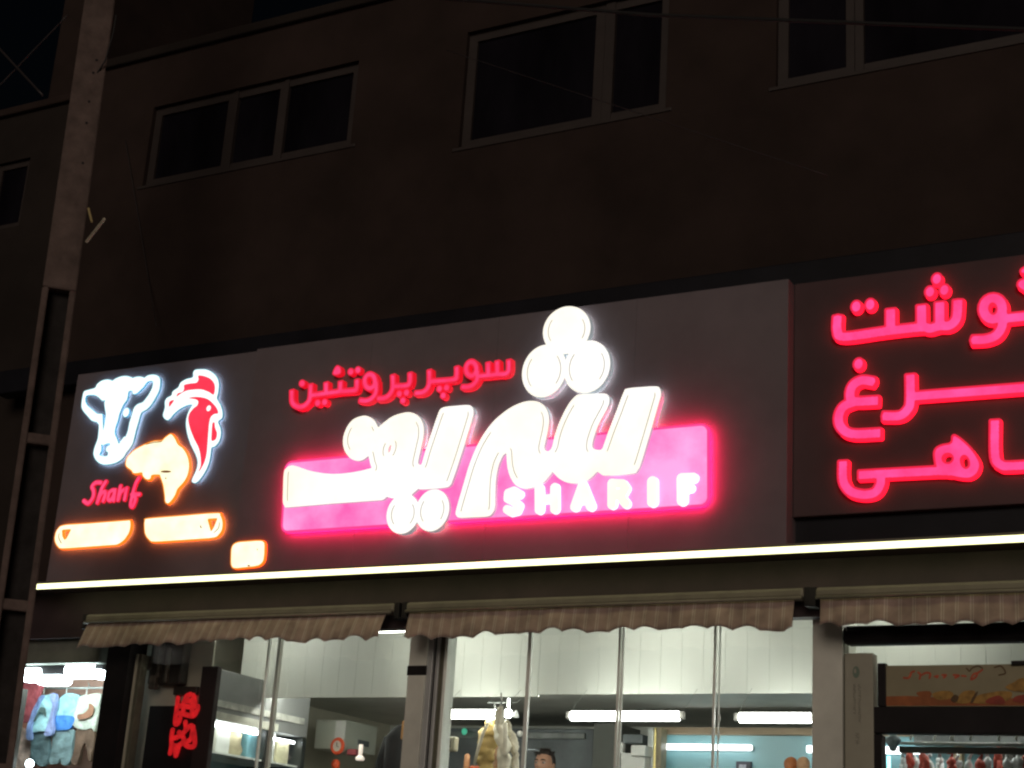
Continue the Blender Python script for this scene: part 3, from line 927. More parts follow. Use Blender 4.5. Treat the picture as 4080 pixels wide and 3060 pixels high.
# ---- animal heads on the left board
YF5 = YB - 0.022; YBL = YB + 0.012
CZ = Zoom(300, 1450, 0.25316, YF5)
cow = thing('cow_head_sign', 'glowing white cow head sign at the left end of the board', 'sign', (*[at(430, 1840, YBL)[k] for k in (0, 1)], at(430, 1855, YBL).z))
sign_piece('face', cow, YF5, YBL - .016, [CZ.poly([(95, 640), (115, 500), (140, 430), (210, 405), (310, 375), (340, 320), (410, 265), (490, 243), (550, 248), (585, 265, 1), (640, 225), (720, 195), (800, 187), (860, 200),
    (905, 220, 1), (960, 200), (1020, 196), (1060, 205), (1085, 218, 1), (1140, 180), (1220, 165), (1290, 180), (1335, 230), (1338, 320), (1320, 420), (1260, 540), (1190, 650), (1120, 720), (1050, 760), (1020, 820),
    (1000, 900), (960, 1030), (930, 1160), (900, 1260), (850, 1340), (800, 1400), (760, 1470), (690, 1530), (600, 1570), (480, 1590), (390, 1570), (320, 1510), (285, 1430), (290, 1360), (310, 1290), (350, 1180), (365, 1060),
    (370, 960, 1), (340, 920), (260, 895), (190, 820), (110, 720)], n=4)],
    cut=[CZ.poly([(160, 540), (180, 500), (240, 490), (310, 495), (370, 530), (420, 580), (470, 575, 1), (455, 620), (470, 740), (480, 800), (465, 900), (440, 1040, 1), (435, 900), (430, 790), (400, 785), (340, 775), (280, 725), (200, 660), (165, 600)], n=4),
         CZ.poly([(1160, 275), (1215, 275), (1222, 310), (1205, 380), (1160, 470), (1110, 540), (1060, 600), (990, 625), (940, 665), (910, 720), (890, 800), (850, 920), (825, 1050), (790, 1140), (770, 1140), (730, 1190), (685, 1255, 1),
                  (660, 1180), (625, 1090), (640, 980), (670, 900), (695, 790), (720, 730), (760, 640), (810, 570), (830, 500), (840, 440), (890, 425), (905, 475), (960, 470), (1010, 430), (1080, 360), (1120, 300)], n=4),
         CZ.poly([(410, 1270), (440, 1285), (490, 1260), (540, 1255), (540, 1275), (500, 1300), (480, 1345), (490, 1385), (512, 1390), (505, 1440), (460, 1450), (385, 1430), (410, 1370), (415, 1310)], n=4)],
    island=[CZ.ell(800, 763, 50, 76, .2)], halo=(.026, 0.0155, H_COOL), rim=.006, mats=COOL, step=.004, eps=.0007)
KZ = Zoom(600, 1440, 0.31342, YF5)
roo = thing('rooster_head_sign', 'glowing rooster head sign, red with a white outline', 'sign', (*[at(780, 1920, YBL)[k] for k in (0, 1)], at(780, 1930, YBL).z))
sign_piece('face', roo, YF5, YBL - .016, [KZ.poly([(155, 690), (180, 590), (180, 510), (210, 460), (265, 430), (280, 380), (350, 330), (380, 270), (450, 225), (535, 200), (540, 140), (570, 105), (640, 98), (720, 105), (800, 150), (850, 210),
    (870, 290), (860, 400), (845, 470), (890, 550), (915, 640), (910, 720), (860, 765), (890, 850), (895, 930), (870, 1020), (820, 1080), (775, 1100), (765, 1180), (740, 1300), (690, 1410), (620, 1510), (565, 1548), (525, 1530), (530, 1490),
    (580, 1380), (597, 1280), (570, 1180), (510, 1060), (465, 920), (448, 790), (465, 680), (500, 600), (530, 555), (470, 558), (380, 600), (300, 665), (240, 735), (200, 745)], n=4)],
    inner=[KZ.poly([(605, 180), (680, 185), (760, 220), (810, 280), (820, 350), (800, 425), (740, 390), (650, 358), (550, 358), (450, 375), (370, 420), (330, 450), (345, 405), (400, 390), (425, 350), (425, 300), (500, 280), (580, 270), (608, 230)], n=4),
           KZ.poly([(240, 510), (300, 490), (270, 540), (235, 580)], n=4),
           KZ.poly([(480, 466), (560, 450), (650, 455), (730, 480), (800, 540), (845, 600), (860, 660), (810, 670), (765, 710), (745, 790), (735, 900), (725, 1040), (715, 1160), (690, 1270), (640, 1370), (600, 1415, 1), (635, 1330), (635, 1220),
                    (610, 1100), (550, 980), (500, 850), (478, 740), (490, 670), (540, 600), (590, 560), (605, 510), (570, 482)], n=4),
           KZ.poly([(790, 775), (815, 780), (820, 840), (845, 910), (835, 980), (800, 1010), (772, 1000), (775, 900), (780, 820)], n=4), ('hole', KZ.ell(738, 596, 27, 36, .2))],
    halo=(.03, 0.0155, H_COOL), rim=.005, mats=COOL, step=.0045, eps=.0007)
FZ = Zoom(300, 1700, 0.217, YF5)
fish = thing('fish_sign', 'glowing yellow leaping fish sign with an orange rim', 'sign', (*[at(660, 2000, YBL)[k] for k in (0, 1)], at(660, 2005, YBL).z))
sign_piece('face', fish, YF5, YBL - .013, [FZ.poly([(925, 640), (950, 560), (1030, 470), (1120, 400), (1300, 310), (1450, 260), (1590, 250), (1640, 200), (1740, 130), (1790, 150), (1840, 220), (1890, 320), (1980, 390), (2060, 520), (2095, 660), (2090, 800),
    (2050, 930), (1980, 1040), (1880, 1150), (1850, 1230), (1800, 1320), (1720, 1410), (1670, 1410), (1645, 1370), (1635, 1250), (1610, 1080), (1570, 960), (1545, 890, 1), (1410, 895), (1390, 950), (1340, 980), (1280, 960), (1230, 900),
    (1220, 850), (1150, 860), (1060, 860), (1030, 810), (930, 730)], n=4)],
    inner=[FZ.ell(1665, 825, 100, 22), FZ.ell(1660, 948, 14, 16), FZ.line([(1300, 325), (1450, 290), (1590, 275)], 16)], rim=.010, halo=(.018, .0125, H_AMBER), mats=AMBER, step=.004, grow=.004, eps=.0007)
SC = [em('script_acrylic', (1.0, 0.05, 0.16), 1.0, emit_vary=1, emit2=(1.0, .09, .25), scale=9), em('script_rim', (0.85, 0.012, 0.05), 0.85), em('script_edge', (0.8, 0.008, 0.03), 0.9)]
scr = thing('script_name_sign', 'small red slanted script sign between the cow and the orange plates', 'sign', (*[at(430, 2020, YBL)[k] for k in (0, 1)], at(430, 2025, YBL).z))
for p in ([(430, 1015), (340, 1015), (270, 1085), (300, 1170), (285, 1290), (200, 1395), (120, 1350)],
          [(525, 1000), (450, 1130), (370, 1380), (430, 1240), (500, 1180), (520, 1220), (480, 1350)],
          [(650, 1150), (590, 1190), (560, 1300), (600, 1340), (660, 1260), (690, 1150), (665, 1340)],
          [(790, 1080), (745, 1330), (790, 1200), (860, 1140)], [(910, 1120), (870, 1320)],
          [(1130, 930), (1070, 1040), (1010, 1250), (980, 1420), (1020, 1450), (1070, 1300), (1000, 1230), (1140, 1230)]):
    sign_piece('letter', scr, YF5 + .02 + .0007 * (p[0][0] % 7), YBL, [FZ.line(p, 92, smooth=True)], rim=.006, mats=SC, step=.0035, eps=.0007)

# ---- orange plates
OZ = Zoom(180, 2000, 0.4159, YF5)
pl = thing('amber_plate_sign', 'left one of the two long glowing amber plates with rounded ends', 'sign', (*[at(350, 2180, YBL)[k] for k in (0, 1)], at(350, 2185, YBL).z), 'glowing amber plates')
sign_piece('face', pl, YF5, YBL - .013, [OZ.poly([(95, 320), (120, 260), (180, 222), (400, 206), (815, 174, 1), (818, 230), (800, 300), (750, 370), (690, 408), (630, 415), (400, 431), (170, 446), (125, 430), (95, 380)])],
    cut=[OZ.poly([(168, 275), (238, 270), (200, 345), (187, 352), (172, 325)], False)], inner=[OZ.line([(135, 300), (130, 345), (155, 395)], 9, smooth=True)], rim=.009, halo=(.018, .0125, H_AMBER), mats=AMBER, step=.0045, grow=.006)
pl = thing('amber_plate_sign', 'right one of the two long glowing amber plates with rounded ends', 'sign', (*[at(730, 2150, YBL)[k] for k in (0, 1)], at(730, 2160, YBL).z), 'glowing amber plates')
sign_piece('face', pl, YF5, YBL - .013, [OZ.poly([(950, 230), (955, 180), (985, 158), (1300, 132), (1640, 105), (1680, 130), (1700, 190), (1695, 260), (1665, 310), (1600, 345), (1300, 366), (1050, 382), (1000, 365), (960, 310)])],
    cut=[OZ.poly([(1565, 170), (1640, 165), (1612, 235), (1592, 268), (1578, 215)], False)], inner=[OZ.line([(1670, 195), (1660, 250), (1615, 295)], 9, smooth=True), OZ.line([(1488, 228), (1494, 248)], 12)], rim=.009, halo=(.018, .0125, H_AMBER), mats=AMBER, step=.0045, grow=.006)
pl = thing('amber_plate_sign', 'small squarish glowing amber plate right above the strip light', 'sign', (*[at(985, 2260, YBL)[k] for k in (0, 1)], at(985, 2262, YBL).z), 'glowing amber plates')
sign_piece('face', pl, YF5, YBL - .013, [OZ.poly([(1780, 530), (1790, 430), (1840, 388), (1950, 376), (2060, 370), (2095, 385), (2103, 430), (2095, 540), (2070, 590), (2020, 615), (1920, 626), (1820, 635), (1785, 610)])],
    inner=[OZ.ell(2032, 455, 5, 10), OZ.ell(1950, 610, 14, 8)], rim=.009, halo=(.018, .0125, H_AMBER), mats=AMBER, step=.0045, grow=.006)

# ================================================================ shop front
YG = 0.10
FLOOR = 0.95
m_pvc = mat('white_pvc_board', (0.74, 0.76, 0.70), 0.45, vary=0.04, scale=2)
m_cream = mat('cream_wall', (0.50, 0.48, 0.38), 0.7, vary=0.12, scale=2, bump=.05)
m_greyc = mat('grey_ceiling', (0.58, 0.59, 0.53), 0.6, vary=0.18, scale=1.5)
m_dark = mat('dark_slate', (0.12, 0.135, 0.14), 0.5, vary=0.4, scale=2.5)
m_brown = mat('dark_brown_fitting', (0.035, 0.03, 0.024), 0.6, vary=0.4, scale=5)
m_steel = mat('brushed_steel', (0.42, 0.44, 0.42), 0.35, vary=0.12, scale=6, metal=0.6)
m_tube = mat('fluorescent_tube', (0.9, 0.9, 0.9), 0.4, emit=(0.96, 1.0, 0.90), strength=17.0)
m_tube2 = mat('fluorescent_tube_front', (0.9, 0.9, 0.9), 0.4, emit=(0.97, 1.0, 0.88), strength=12.0)
m_cove = mat('added_cove_tube', (0.9, 0.9, 0.9), 0.4, emit=(0.96, 1.0, 0.90), strength=85.0)  # strong glow for the added tubes out of view
m_white = mat('white_enamel', (0.70, 0.70, 0.66), 0.4, vary=0.06, scale=4)

def px_box(mb, px0, py0, px1, py1, Y, depth, mi=0, bev=0.0, fall=None):
    """box whose street face covers the picture rectangle at depth Y"""
    a, b, c, d = at(px0, py0, Y), at(px1, py0, Y), at(px0, py1, Y), at(px1, py1, Y)
    x0, x1 = (a.x + c.x) / 2, (b.x + d.x) / 2
    z1, z0 = (a.z + b.z) / 2, (c.z + d.z) / 2
    if fall is not None: z0 = fall
    mb.box(x0, x1, Y, Y + depth, z0, z1, mi, bev)
    return x0, x1, z0, z1

RX0, RX1 = -8.95, 1.5
g = MB(); g.box(RX0, RX1, 0.02, 6.0, 0.14, FLOOR); struct(g.build('shop_floor', m_pave))
# bulkhead of upright white boards behind the glass
YBH = 1.0
zbh = at(2450, 2765, YBH).z; zbh2 = at(1900, 2776, YBH).z
xstep = at(2140, 2770, YBH).x
hall = thing('white_bulkhead', 'white upright boards hanging inside the shop above the tube lights', 'bulkhead', (-5, YBH, zbh2))
bw = 0.165
x = RX0 + .55; k = 0
while x < RX1:
    z0 = zbh2 if x + bw / 2 < xstep else zbh
    b = MB(); b.box(x + .0006, x + bw - .0006, YBH, YBH + .03, z0, 3.62, bev=.0012); b.build('board', m_pvc, hall)
    x += bw; k += 1
g = MB(); g.box(RX0, RX1, YBH + .03, 6.0, zbh + .15, zbh + .17); struct(g.build('ceiling', m_greyc))
g = MB(); g.box(RX0, RX1, 0.0, YBH + .03, 3.625, 3.66); struct(g.build('ceiling', m_white))
g = MB(); g.box(RX0 - .06, RX0, 0.17, 6.0, FLOOR, 3.66); struct(g.build('wall', m_cream))
YBW = 4.2
g = MB(); g.box(RX0, RX1, YBW, YBW + .1, FLOOR, zbh + .149); struct(g.build('wall', m_greyc))

# tube lights
def tube_light(px0, px1, py, Y, label, r=.022, m=m_tube, hang=None, arm=False):
    a, b = at(px0, py, Y), at(px1, py, Y)
    z = (a.z + b.z) / 2
    t = thing('tube_light', label, 'light', ((a.x + b.x) / 2, Y, z - r), 'fluorescent tubes in the shop')
    k = MB(); k.tube([(a.x + .02, Y, z), (b.x - .02, Y, z)], r, 12); k.build('tube', m, t, True)
    for x in (a.x, b.x):
        k = MB(); k.box(x - .02, x + .02, Y - .02, Y + .02, z - .022, z + .03, bev=.005); k.build('end_holder', m_white, t)
    if arm:
        for x in (a.x, b.x):
            k = MB(); k.tube([(x, Y, z + .02), (x, YBH - .01, zbh + .03), (x, YBH, zbh + .03)], .0014, 6); k.build('bracket_arm', mat('bracket_grey', (.16, .165, .15), .5), t)
    if hang:
        k = MB(); k.box(a.x, b.x, Y - .012, Y + .012, hang - .012, hang, bev=.003); k.build('fitting', m_white, t)
        for x in (a.x, b.x):
            k = MB(); k.tube([(x, Y, z + .02), (x, Y, hang - .012)], .005, 6); k.build('drop_rod', m_white, t)
    return t
tube_light(1752, 1998, 2846, 0.72, 'short fluorescent tube behind the hanging carcasses', arm=True, r=.034)
tube_light(2268, 2716, 2853, 0.72, 'fluorescent tube in the middle of the glass panes', arm=True, r=.034)
tube_light(2938, 3242, 2860, 0.72, 'fluorescent tube beside the grey post on the right', arm=True, r=.034)
tube_light(1500, 1830, 2494, 0.45, 'bright tube showing in the gap between left and middle awning', m=m_tube2, r=.045, hang=3.62)
tube_light(2350, 2850, 2450, 0.45, 'front tube hidden above the middle awning', m=m_tube2, r=.03, hang=3.62)
tube_light(3350, 3800, 2420, 0.45, 'front tube hidden above the right awning', m=m_tube2, r=.03, hang=3.62)
tube_light(780, 1150, 2490, 0.45, 'front tube hidden above the left awning', m=m_tube, r=.02, hang=3.62)

for x_, lab in ((-7.6, 'added tube hidden behind the white boards at the left'), (-5.2, 'added tube hidden behind the white boards in the middle'), (-2.6, 'added tube hidden behind the white boards at the right')):  # unseen tubes added to brighten the ceiling and back room
    t = thing('added_ceiling_tube', lab, 'light', (x_, 1.07, zbh + .05), 'added tubes hidden behind the boards')
    k = MB(); k.tube([(x_ - .6, 1.10, zbh + .036), (x_ + .6, 1.10, zbh + .036)], .012, 10); k.build('tube', m_cove, t, True)
    k = MB(); k.box(x_ - .62, x_ - .60, 1.09, 1.11, zbh + .03, zbh + .15); k.box(x_ + .60, x_ + .62, 1.09, 1.11, zbh + .03, zbh + .15); k.build('base', m_white, t)
# ---- posts and glass
def post(name, label, pieces, Y, cat='post'):
    """pieces: (part, px left at y1, px right at y1, y1 top px, material, y offset, depth)"""
    t = None
    for part, p0, p1, yt, m, off, dep in pieces:
        a, b = at(p0, 2640, Y + off), at(p1, 2640, Y + off)
        zt = at((p0 + p1) / 2, yt, Y + off).z
        if t is None:
            t = thing(name, label, cat, ((a.x + b.x) / 2, Y, .14))
        k = MB(); k.box(a.x, b.x, Y + off, Y + off + dep, .138, zt, bev=.004); k.build(part, m, t)
    return t
cp = post('shop_post', 'grey clad post with aluminium door track between left and middle panes', [
    ('cladding', 1628, 1697, 2380, m_postg, -.06, .2), ('track', 1699, 1722, 2380, m_alu, -.04, .16), ('gasket', 1722, 1735, 2380, m_black, -.01, .1),
    ('track', 1735, 1748, 2380, m_alu, -.03, .12), ('gasket', 1748, 1768, 2380, m_olive, -.015, .1), ('frame_edge', 1768, 1781, 2380, m_silic, -.03, .12)], YG)
k = MB(); px_box(k, 1622, 2652, 1697, 2690, YG - .064, .01, bev=.002); k.build('black_band', m_black, cp)
rpst = post('shop_post', 'plain grey post between the middle panes and the doorway', [('cladding', 3236, 3356, 2380, m_postg, -.06, .3), ('gasket', 3357, 3364, 2530, m_olive, -.03, .1)], YG)
m_guide = mat('beige_guide_rail', (0.36, 0.35, 0.28), .6, vary=.1, scale=4, bump=.03)
gd = post('shutter_guide', 'beige shutter guide rail with faint vertical print beside the doorway', [('rail', 3365, 3478, 2602, m_guide, -.05, .1)], YG, 'rail')
VZ = Zoom(3200, 2300, .458, YG - .052)
m_print1 = mat('faint_green_print', (0.16, 0.22, 0.17), .6); m_print2 = mat('faint_grey_print', (0.24, 0.235, 0.19), .6)
k = sign_piece('printed_emblem', gd, YG - .052, YG - .049, [VZ.ell(460, 825, 30, 52)], cut=[VZ.ell(452, 815, 12, 22)], mats=[m_print1] * 4, step=.003)
rnd = random.Random(4)
def print_column(x, y0, y1, w):
    sh = []; y = y0
    while y < y1:
        h = rnd.uniform(9, 20)
        sh.append(VZ.line([(x - w / 2, y), (x + w / 2, y + rnd.uniform(-6, 6))], 5)); sh.append(VZ.line([(x + rnd.uniform(-w / 2, w / 2), y), (x + rnd.uniform(-w / 2, w / 2), y + h)], 5))
        y += h + rnd.uniform(2, 7)
    return sh
for x, y0, y1, w in ((490, 935, 1260, 24), (445, 935, 1180, 22), (470, 1360, 1460, 40)):
    k = sign_piece('printed_line', gd, YG - .052, YG - .049, print_column(x, y0, y1, w), mats=[m_print2] * 4, step=.003); k['kind'] = 'stuff'

glz = thing('shop_glazing', 'tall frameless glass panes of the shop front with pale upright joints', 'glazing', (-4.5, YG, .14))
gx = [at(568, 2700, YG).x, at(1045, 2700, YG).x, at(1600, 2700, YG).x]
def pane(xa, xb):
    k = MB(); k.box(xa + .004, xb - .004, YG, YG + .01, .15, 3.6); k.build('pane', m_clear, glz)
xs_ = [at(p, 2700, YG).x for p in (568, 1040, 1628)]
for a, b in zip(xs_, xs_[1:]): pane(a, b)
xs_ = [at(p, 2700, YG).x for p in (1783, 2106, 2469, 2848, 3236)]
for a, b in zip(xs_, xs_[1:]): pane(a, b)
for p, w in ((1058, 7), (2104, 15), (2464, 9), (2477, 7), (2846, 9)):
    a, b = at(p - w / 2, 2700, YG), at(p + w / 2, 2700, YG)
    k = MB(); k.box(a.x, b.x, YG - .006, YG + .016, .15, 3.6, bev=.002); k.build('joint_strip', m_silic, glz)
a = at(1104, 2700, .35)
k = MB(); k.box(a.x - .014, a.x + .014, .33, .37, .15, 3.6, bev=.004); k = k.build('metal_pole', mat('pale_pole', (.58, .57, .5), .4, vary=.1, scale=5)); tag(k, 'pale upright metal pole behind the left glass', 'pole')
k = MB(); a = at(2866, 2700, YG + .12); k.tube([(a.x, YG + .12, .95), (a.x, YG + .12, 3.6)], .006, 6); k = k.build('pull_cord', m_silic); tag(k, 'thin pale cord hanging beside the right glass joint', 'cord')
for (p, y) in ((2870, 2510), (2866, 2862), (2863, 2932)):
    q = at(p, y, YG + .12); k = MB(); k.ball(q, .009, .009, .028, 10, 8); k = k.build('cord_toggle', m_white, None, True)
    tag(k, {2870: 'small white toggle on the cord just below the awning', 2866: 'small white toggle on the cord at tube height', 2863: 'lowest small white toggle on the cord'}[p], 'toggle', 'toggles on the pull cord')

# ================================================================ left end: dark pier, frames, fittings
k = MB(); px_box(k, 405, 2500, 492, 3060, -.04, .2, fall=.138); k = k.build('black_pier', m_black); tag(k, 'black pier between the clothes shop and the left glass', 'pier')
fr = thing('left_door_frame', 'dark door frame with pale edges at the left end of the shop', 'door frame', (at(530, 2700, .05).x, .05, .14))
for nm, p0, p1, m, off in (('edge', 494, 502, m_silic, 0), ('stile', 502, 545, m_black, .01), ('edge', 545, 553, m_cream, 0), ('stile', 553, 566, m_olive, .012)):
    a, b = at(p0, 2640, .05), at(p1, 2640, .05)
    k = MB(); k.box(a.x, b.x, .03 + off, .12, .138, 3.2, bev=.003); k.build(nm, m, fr)
lw = thing('cream_partition', 'cream board partition behind the left glass under the awning', 'partition', (at(700, 2700, 1.35).x, 1.4, FLOOR))
for i, (p0, p1, yy) in enumerate(((560, 736, .27), (738, 849, .27), (872, 1010, 1.75), (1012, 1240, 1.75))):
    a, b = at(p0, 2640, yy), at(p1, 2640, yy)
    k = MB(); k.box(a.x, b.x - .006, yy + .001 * i, yy + .015, FLOOR, 3.62, bev=.003); k.build('board', m_cream, lw)
dc = thing('dark_wall_cabinet', 'dark brown fitting hanging inside the far left glass', 'cabinet', (at(660, 2700, .45).x, .5, at(660, 2760, .45).z))
k = MB(); px_box(k, 600, 2470, 733, 2728, .17, .09, bev=.02); k.build('body', m_brown, dc)
for p0, p1, y0, y1 in ((566, 598, 2612, 2668), (590, 618, 2690, 2745), (625, 640, 2560, 2700), (655, 668, 2580, 2720)):
    k = MB(); px_box(k, p0, y0, p1, y1, .14, .06, bev=.012); k.build('shelf_box', mat('murky_box', (.10, .09, .07), .6, vary=.5, scale=20), dc)
bb = thing('black_notice_board', 'black board standing behind the left glass and carrying the red sign', 'board', (at(700, 3000, .3).x, .3, FLOOR))
k = MB(); px_box(k, 580, 2812, 795, 3060, .225, .03, fall=FLOOR, bev=.004); k.build('board', m_black, bb)
k = MB(); px_box(k, 782, 2655, 846, 3060, .20, .05, fall=FLOOR, bev=.004); k.build('upright', mat('maroon_black', (.025, .014, .014), .6), bb)
k = MB(); px_box(k, 690, 2735, 785, 2768, .22, .03, bev=.004); k.build('cross_rail', m_brown, bb)
V1 = Zoom(600, 2750, .1869, .192)
RN = [em('neon_red', (0.42, 0.006, 0.009), 0.75, emit_vary=1, emit2=(0.95, 0.016, 0.02), scale=14, lamp=False), em('neon_red_rim', (.45, .006, .012), .8, lamp=False), em('neon_red_edge', (.6, .008, .012), .8)]
ns = thing('red_window_sign', 'small upright red lettering on a black board in the left window', 'sign', (at(735, 2900, .27).x, .27, at(735, 3018, .27).z))
for name_, st in (('upper_word', [[(575, 170), (560, 330), (545, 470), (520, 640), (530, 720), (590, 690), (625, 600)], [(545, 480), (700, 510), (900, 545), (985, 430), (1000, 350)], [(840, 90), (760, 130), (740, 200), (830, 230), (900, 190), (900, 110)], [(890, 220), (880, 360), (880, 520)], [(700, 250), (690, 500)], [(560, 330), (880, 360)], [(930, 150), (935, 340)]]),
                  ('lower_word', [[(465, 850), (440, 1000), (440, 1180), (410, 1340)], [(735, 680), (735, 860), (560, 1000), (450, 1020)], [(735, 860), (870, 760), (930, 1000), (920, 1180), (800, 1200), (720, 1120), (850, 1040), (900, 780)], [(440, 1170), (560, 1190), (680, 1120)], [(600, 1190), (570, 1300), (530, 1390), (515, 1260)], [(600, 900), (690, 1010), (700, 1120)]])):
    sign_piece('word', ns, .192, .199, [V1.line(s, 112, smooth=True) for s in st], rim=.003, mats=RN, step=.0022, eps=.0006)

# ================================================================ display fridge, seen along its doors
XF = -8.12
def xp(px, py, X=XF): return at_x(px, py, X)
zft = xp(849, 2658).z
fy0, fy1 = xp(849, 2658).y, xp(1242, 2750).y
fr_ = thing('display_fridge', 'tall grey drinks fridge with lit glass doors at the left', 'fridge', (XF - .3, (fy0 + fy1) / 2, FLOOR))
m_fgrey = mat('fridge_grey', (0.24, 0.245, 0.24), .45, vary=.15, scale=3)
m_fdark = mat('fridge_black', (0.02, 0.024, 0.022), .4, vary=.3, scale=4)
m_cyan = mat('fridge_liner', (0.30, 0.50, 0.55), .5, vary=.15, scale=3)
zh = xp(1000, 2895).z                                   # below: doors
k = MB(); k.box(XF - .62, XF, fy0, fy1, zh, zft, bev=.008); k.build('header', m_fgrey, fr_)
k = MB(); k.box(XF - .62, XF - .56, fy0, fy1, FLOOR, zh - .002); k.build('back', m_cyan, fr_)
for y0, y1 in ((fy0, fy0 + .05), (fy1 - .06, fy1)):
    k = MB(); k.box(XF - .56, XF - .001, y0, y1, FLOOR, zh - .002, bev=.004); k.build('side', m_fdark, fr_)
ym = xp(1065, 2980).y
k = MB(); k.box(XF - .05, XF + .004, ym - .035, ym + .05, FLOOR, zh - .002, bev=.004); k.build('door_stile', m_fdark, fr_)
k = MB(); k.box(XF - .006, XF + .010, fy0 + .05, fy1 - .07, xp(850, 2812).z, xp(850, 2784).z, bev=.002); k.build('header_strip', mat('pale_strip', (.55, .55, .5), .5, vary=.4, scale=9), fr_)
k = MB(); k.box(XF - .006, XF + .016, fy0 + .02, ym + .1, xp(850, 2866).z, xp(850, 2832).z, bev=.003); k.build('header_strip', mat('pale_strip_b', (.62, .62, .53), .5, vary=.25, scale=7), fr_)
q = xp(850, 2880, XF - .05)
m_ftube = mat('fridge_lamp', (.9, .9, .9), .4, emit=(.93, 1.0, 1.0), strength=12)
k = MB(); k.tube([(XF - .06, fy0 + .07, zh - .03), (XF - .06, ym - .08, zh - .03)], .02, 10); k.build('lamp', m_ftube, fr_, True)
k = MB(); k.tube([(XF - .06, ym + .08, zh - .05), (XF - .06, fy1 - .1, zh - .05)], .012, 10); k.build('lamp', m_ftube, fr_, True)
zsf = xp(1000, 3015).z
k = MB(); k.box(XF - .56, XF - .02, fy0 + .05, fy1 - .07, zsf - .02, zsf - .005); k.build('shelf', m_silic, fr_)
k = MB(); k.box(XF - .004, XF, fy0 + .05, ym - .035, FLOOR, zh - .004); k.build('door_glass', m_clear, fr_)
k = MB(); k.box(XF - .004, XF, ym + .05, fy1 - .06, FLOOR, zh - .004); k.build('door_glass', m_clear, fr_)
m_bag = [mat('cream_wrap', (.66, .64, .46), .6, vary=.3, scale=14, bump=.3), mat('white_wrap', (.75, .76, .68), .6, vary=.2, scale=14, bump=.3), mat('tan_wrap', (.48, .42, .26), .6, vary=.35, scale=14, bump=.3)]
rnd = random.Random(11)
m_car = [mat('white_carton', (.72, .73, .66), .5, vary=.15, scale=6), mat('pale_yellow_carton', (.66, .62, .40), .5, vary=.2, scale=6), mat('teal_carton', (.16, .34, .38), .5, vary=.2, scale=6)]
labs = ['cream wrapped bag nearest the glass on the fridge shelf', 'white carton second on the fridge shelf', 'tan wrapped bag before the fridge door stile', 'teal carton behind the fridge door stile', 'white carton past the teal one on the fridge shelf', 'pale yellow carton at the far end of the fridge shelf']
n = 6
for i in range(n):
    yy = fy0 + .16 + (fy1 - fy0 - .34) * i / (n - 1)
    h = (.30, .24, .28, .22, .30, .2)[i]; ph = rnd.random() * 6
    k = MB()
    if i in (0, 2):
        pts = [(XF - .2 + .01 * math.sin(j * 2 + ph), yy + .012 * math.cos(j * 1.7 + ph), zsf - .005 + h * j / 6) for j in range(7)]
        k.tube(pts, [.085, .105, .10, .108, .085, .045, .06], 12)
        o = k.build('wrapped_bag', m_bag[i % 3], None, True); tag(o, labs[i], 'bag', 'goods on the fridge shelf')
    else:
        k.box(XF - .30, XF - .10, yy - .085, yy + .085, zsf - .005, zsf + h, bev=.012)
        o = k.build('drink_carton', m_car[(0, 0, 1, 2, 0, 1)[i]]); tag(o, labs[i], 'carton', 'goods on the fridge shelf')

# ================================================================ things on the back wall, left of the post
def placed(name, label, cat, px0, py0, px1, py1, Y, depth, m, fall=None, bev=.006, group=None):
    k = MB(); px_box(k, px0, py0, px1, py1, Y, depth, fall=fall, bev=bev)
    return tag(k.build(name, m), label, cat, group)
sh = thing('storage_rack', 'grey storage rack with pale boxes right of the drinks fridge', 'rack', (at(1255, 2950, 3.6).x, 3.7, FLOOR))
k = MB(); px_box(k, 1150, 2862, 1290, 3060, 3.95, .04, fall=FLOOR); k.build('back_board', m_dark, sh)
for y in (2912, 2972, 3034):
    k = MB(); px_box(k, 1150, y, 1290, y + 6, 3.55, .4); k.build('shelf', m_brown, sh)
for y0, y1, p0, p1, m, lab in ((2868, 2911, 1225, 1268, m_cream, 'cream carton on the top shelf of the storage rack'), (2922, 2971, 1228, 1272, m_white, 'pale carton on the middle shelf of the storage rack'), (2986, 3033, 1224, 1262, m_steel, 'greyish tin box on the lower shelf of the storage rack')):
    placed('carton', lab, 'carton', p0, y0, p1, y1, 3.58, .25, m)
XW = at(1376, 2900, 2.3).x
def x_board(name, label, cat, pts, X, t, m):
    q = [at_x(a, b, X) for a, b in pts]
    k = MB(); n = len(q)
    k.v += [Vector((X, p.y, p.z)) for p in q] + [Vector((X - t, p.y, p.z)) for p in q]
    k.f.append(list(range(n))); k.mi.append(0); k.f.append(list(range(n, 2 * n))[::-1]); k.mi.append(0)
    for i in range(n):
        j = (i + 1) % n; k.f.append([i, i + n, j + n, j]); k.mi.append(0)
    return tag(k.build(name, m), label, cat)
zt = at(1376, 2868, 2.3).z; zb_2 = at(1376, 2985, 2.3).z
m_hood = mat('pale_green_hood', (.50, .52, .44), .5, vary=.08, scale=3)
hd = thing('wall_hood', 'pale greenish box hood hanging right of the red wall clock', 'hood', (XW - .2, 2.6, zb_2))
ye = at_x(1505, 2890, XW).y
k = MB(); k.box(XW - .32, XW, 2.3, ye, zb_2, zt, bev=.006); k.build('body', m_hood, hd)
k = MB(); k.box(XW - .003, XW + .004, ye - .30, ye - .12, zb_2 + .06, zb_2 + .11, bev=.002); k.build('vent', m_dark, hd)
k = MB(); px_box(k, 1335, 2872, 1374, 2945, 2.28, .015, bev=.002); k.build('front_cover', m_white, hd)
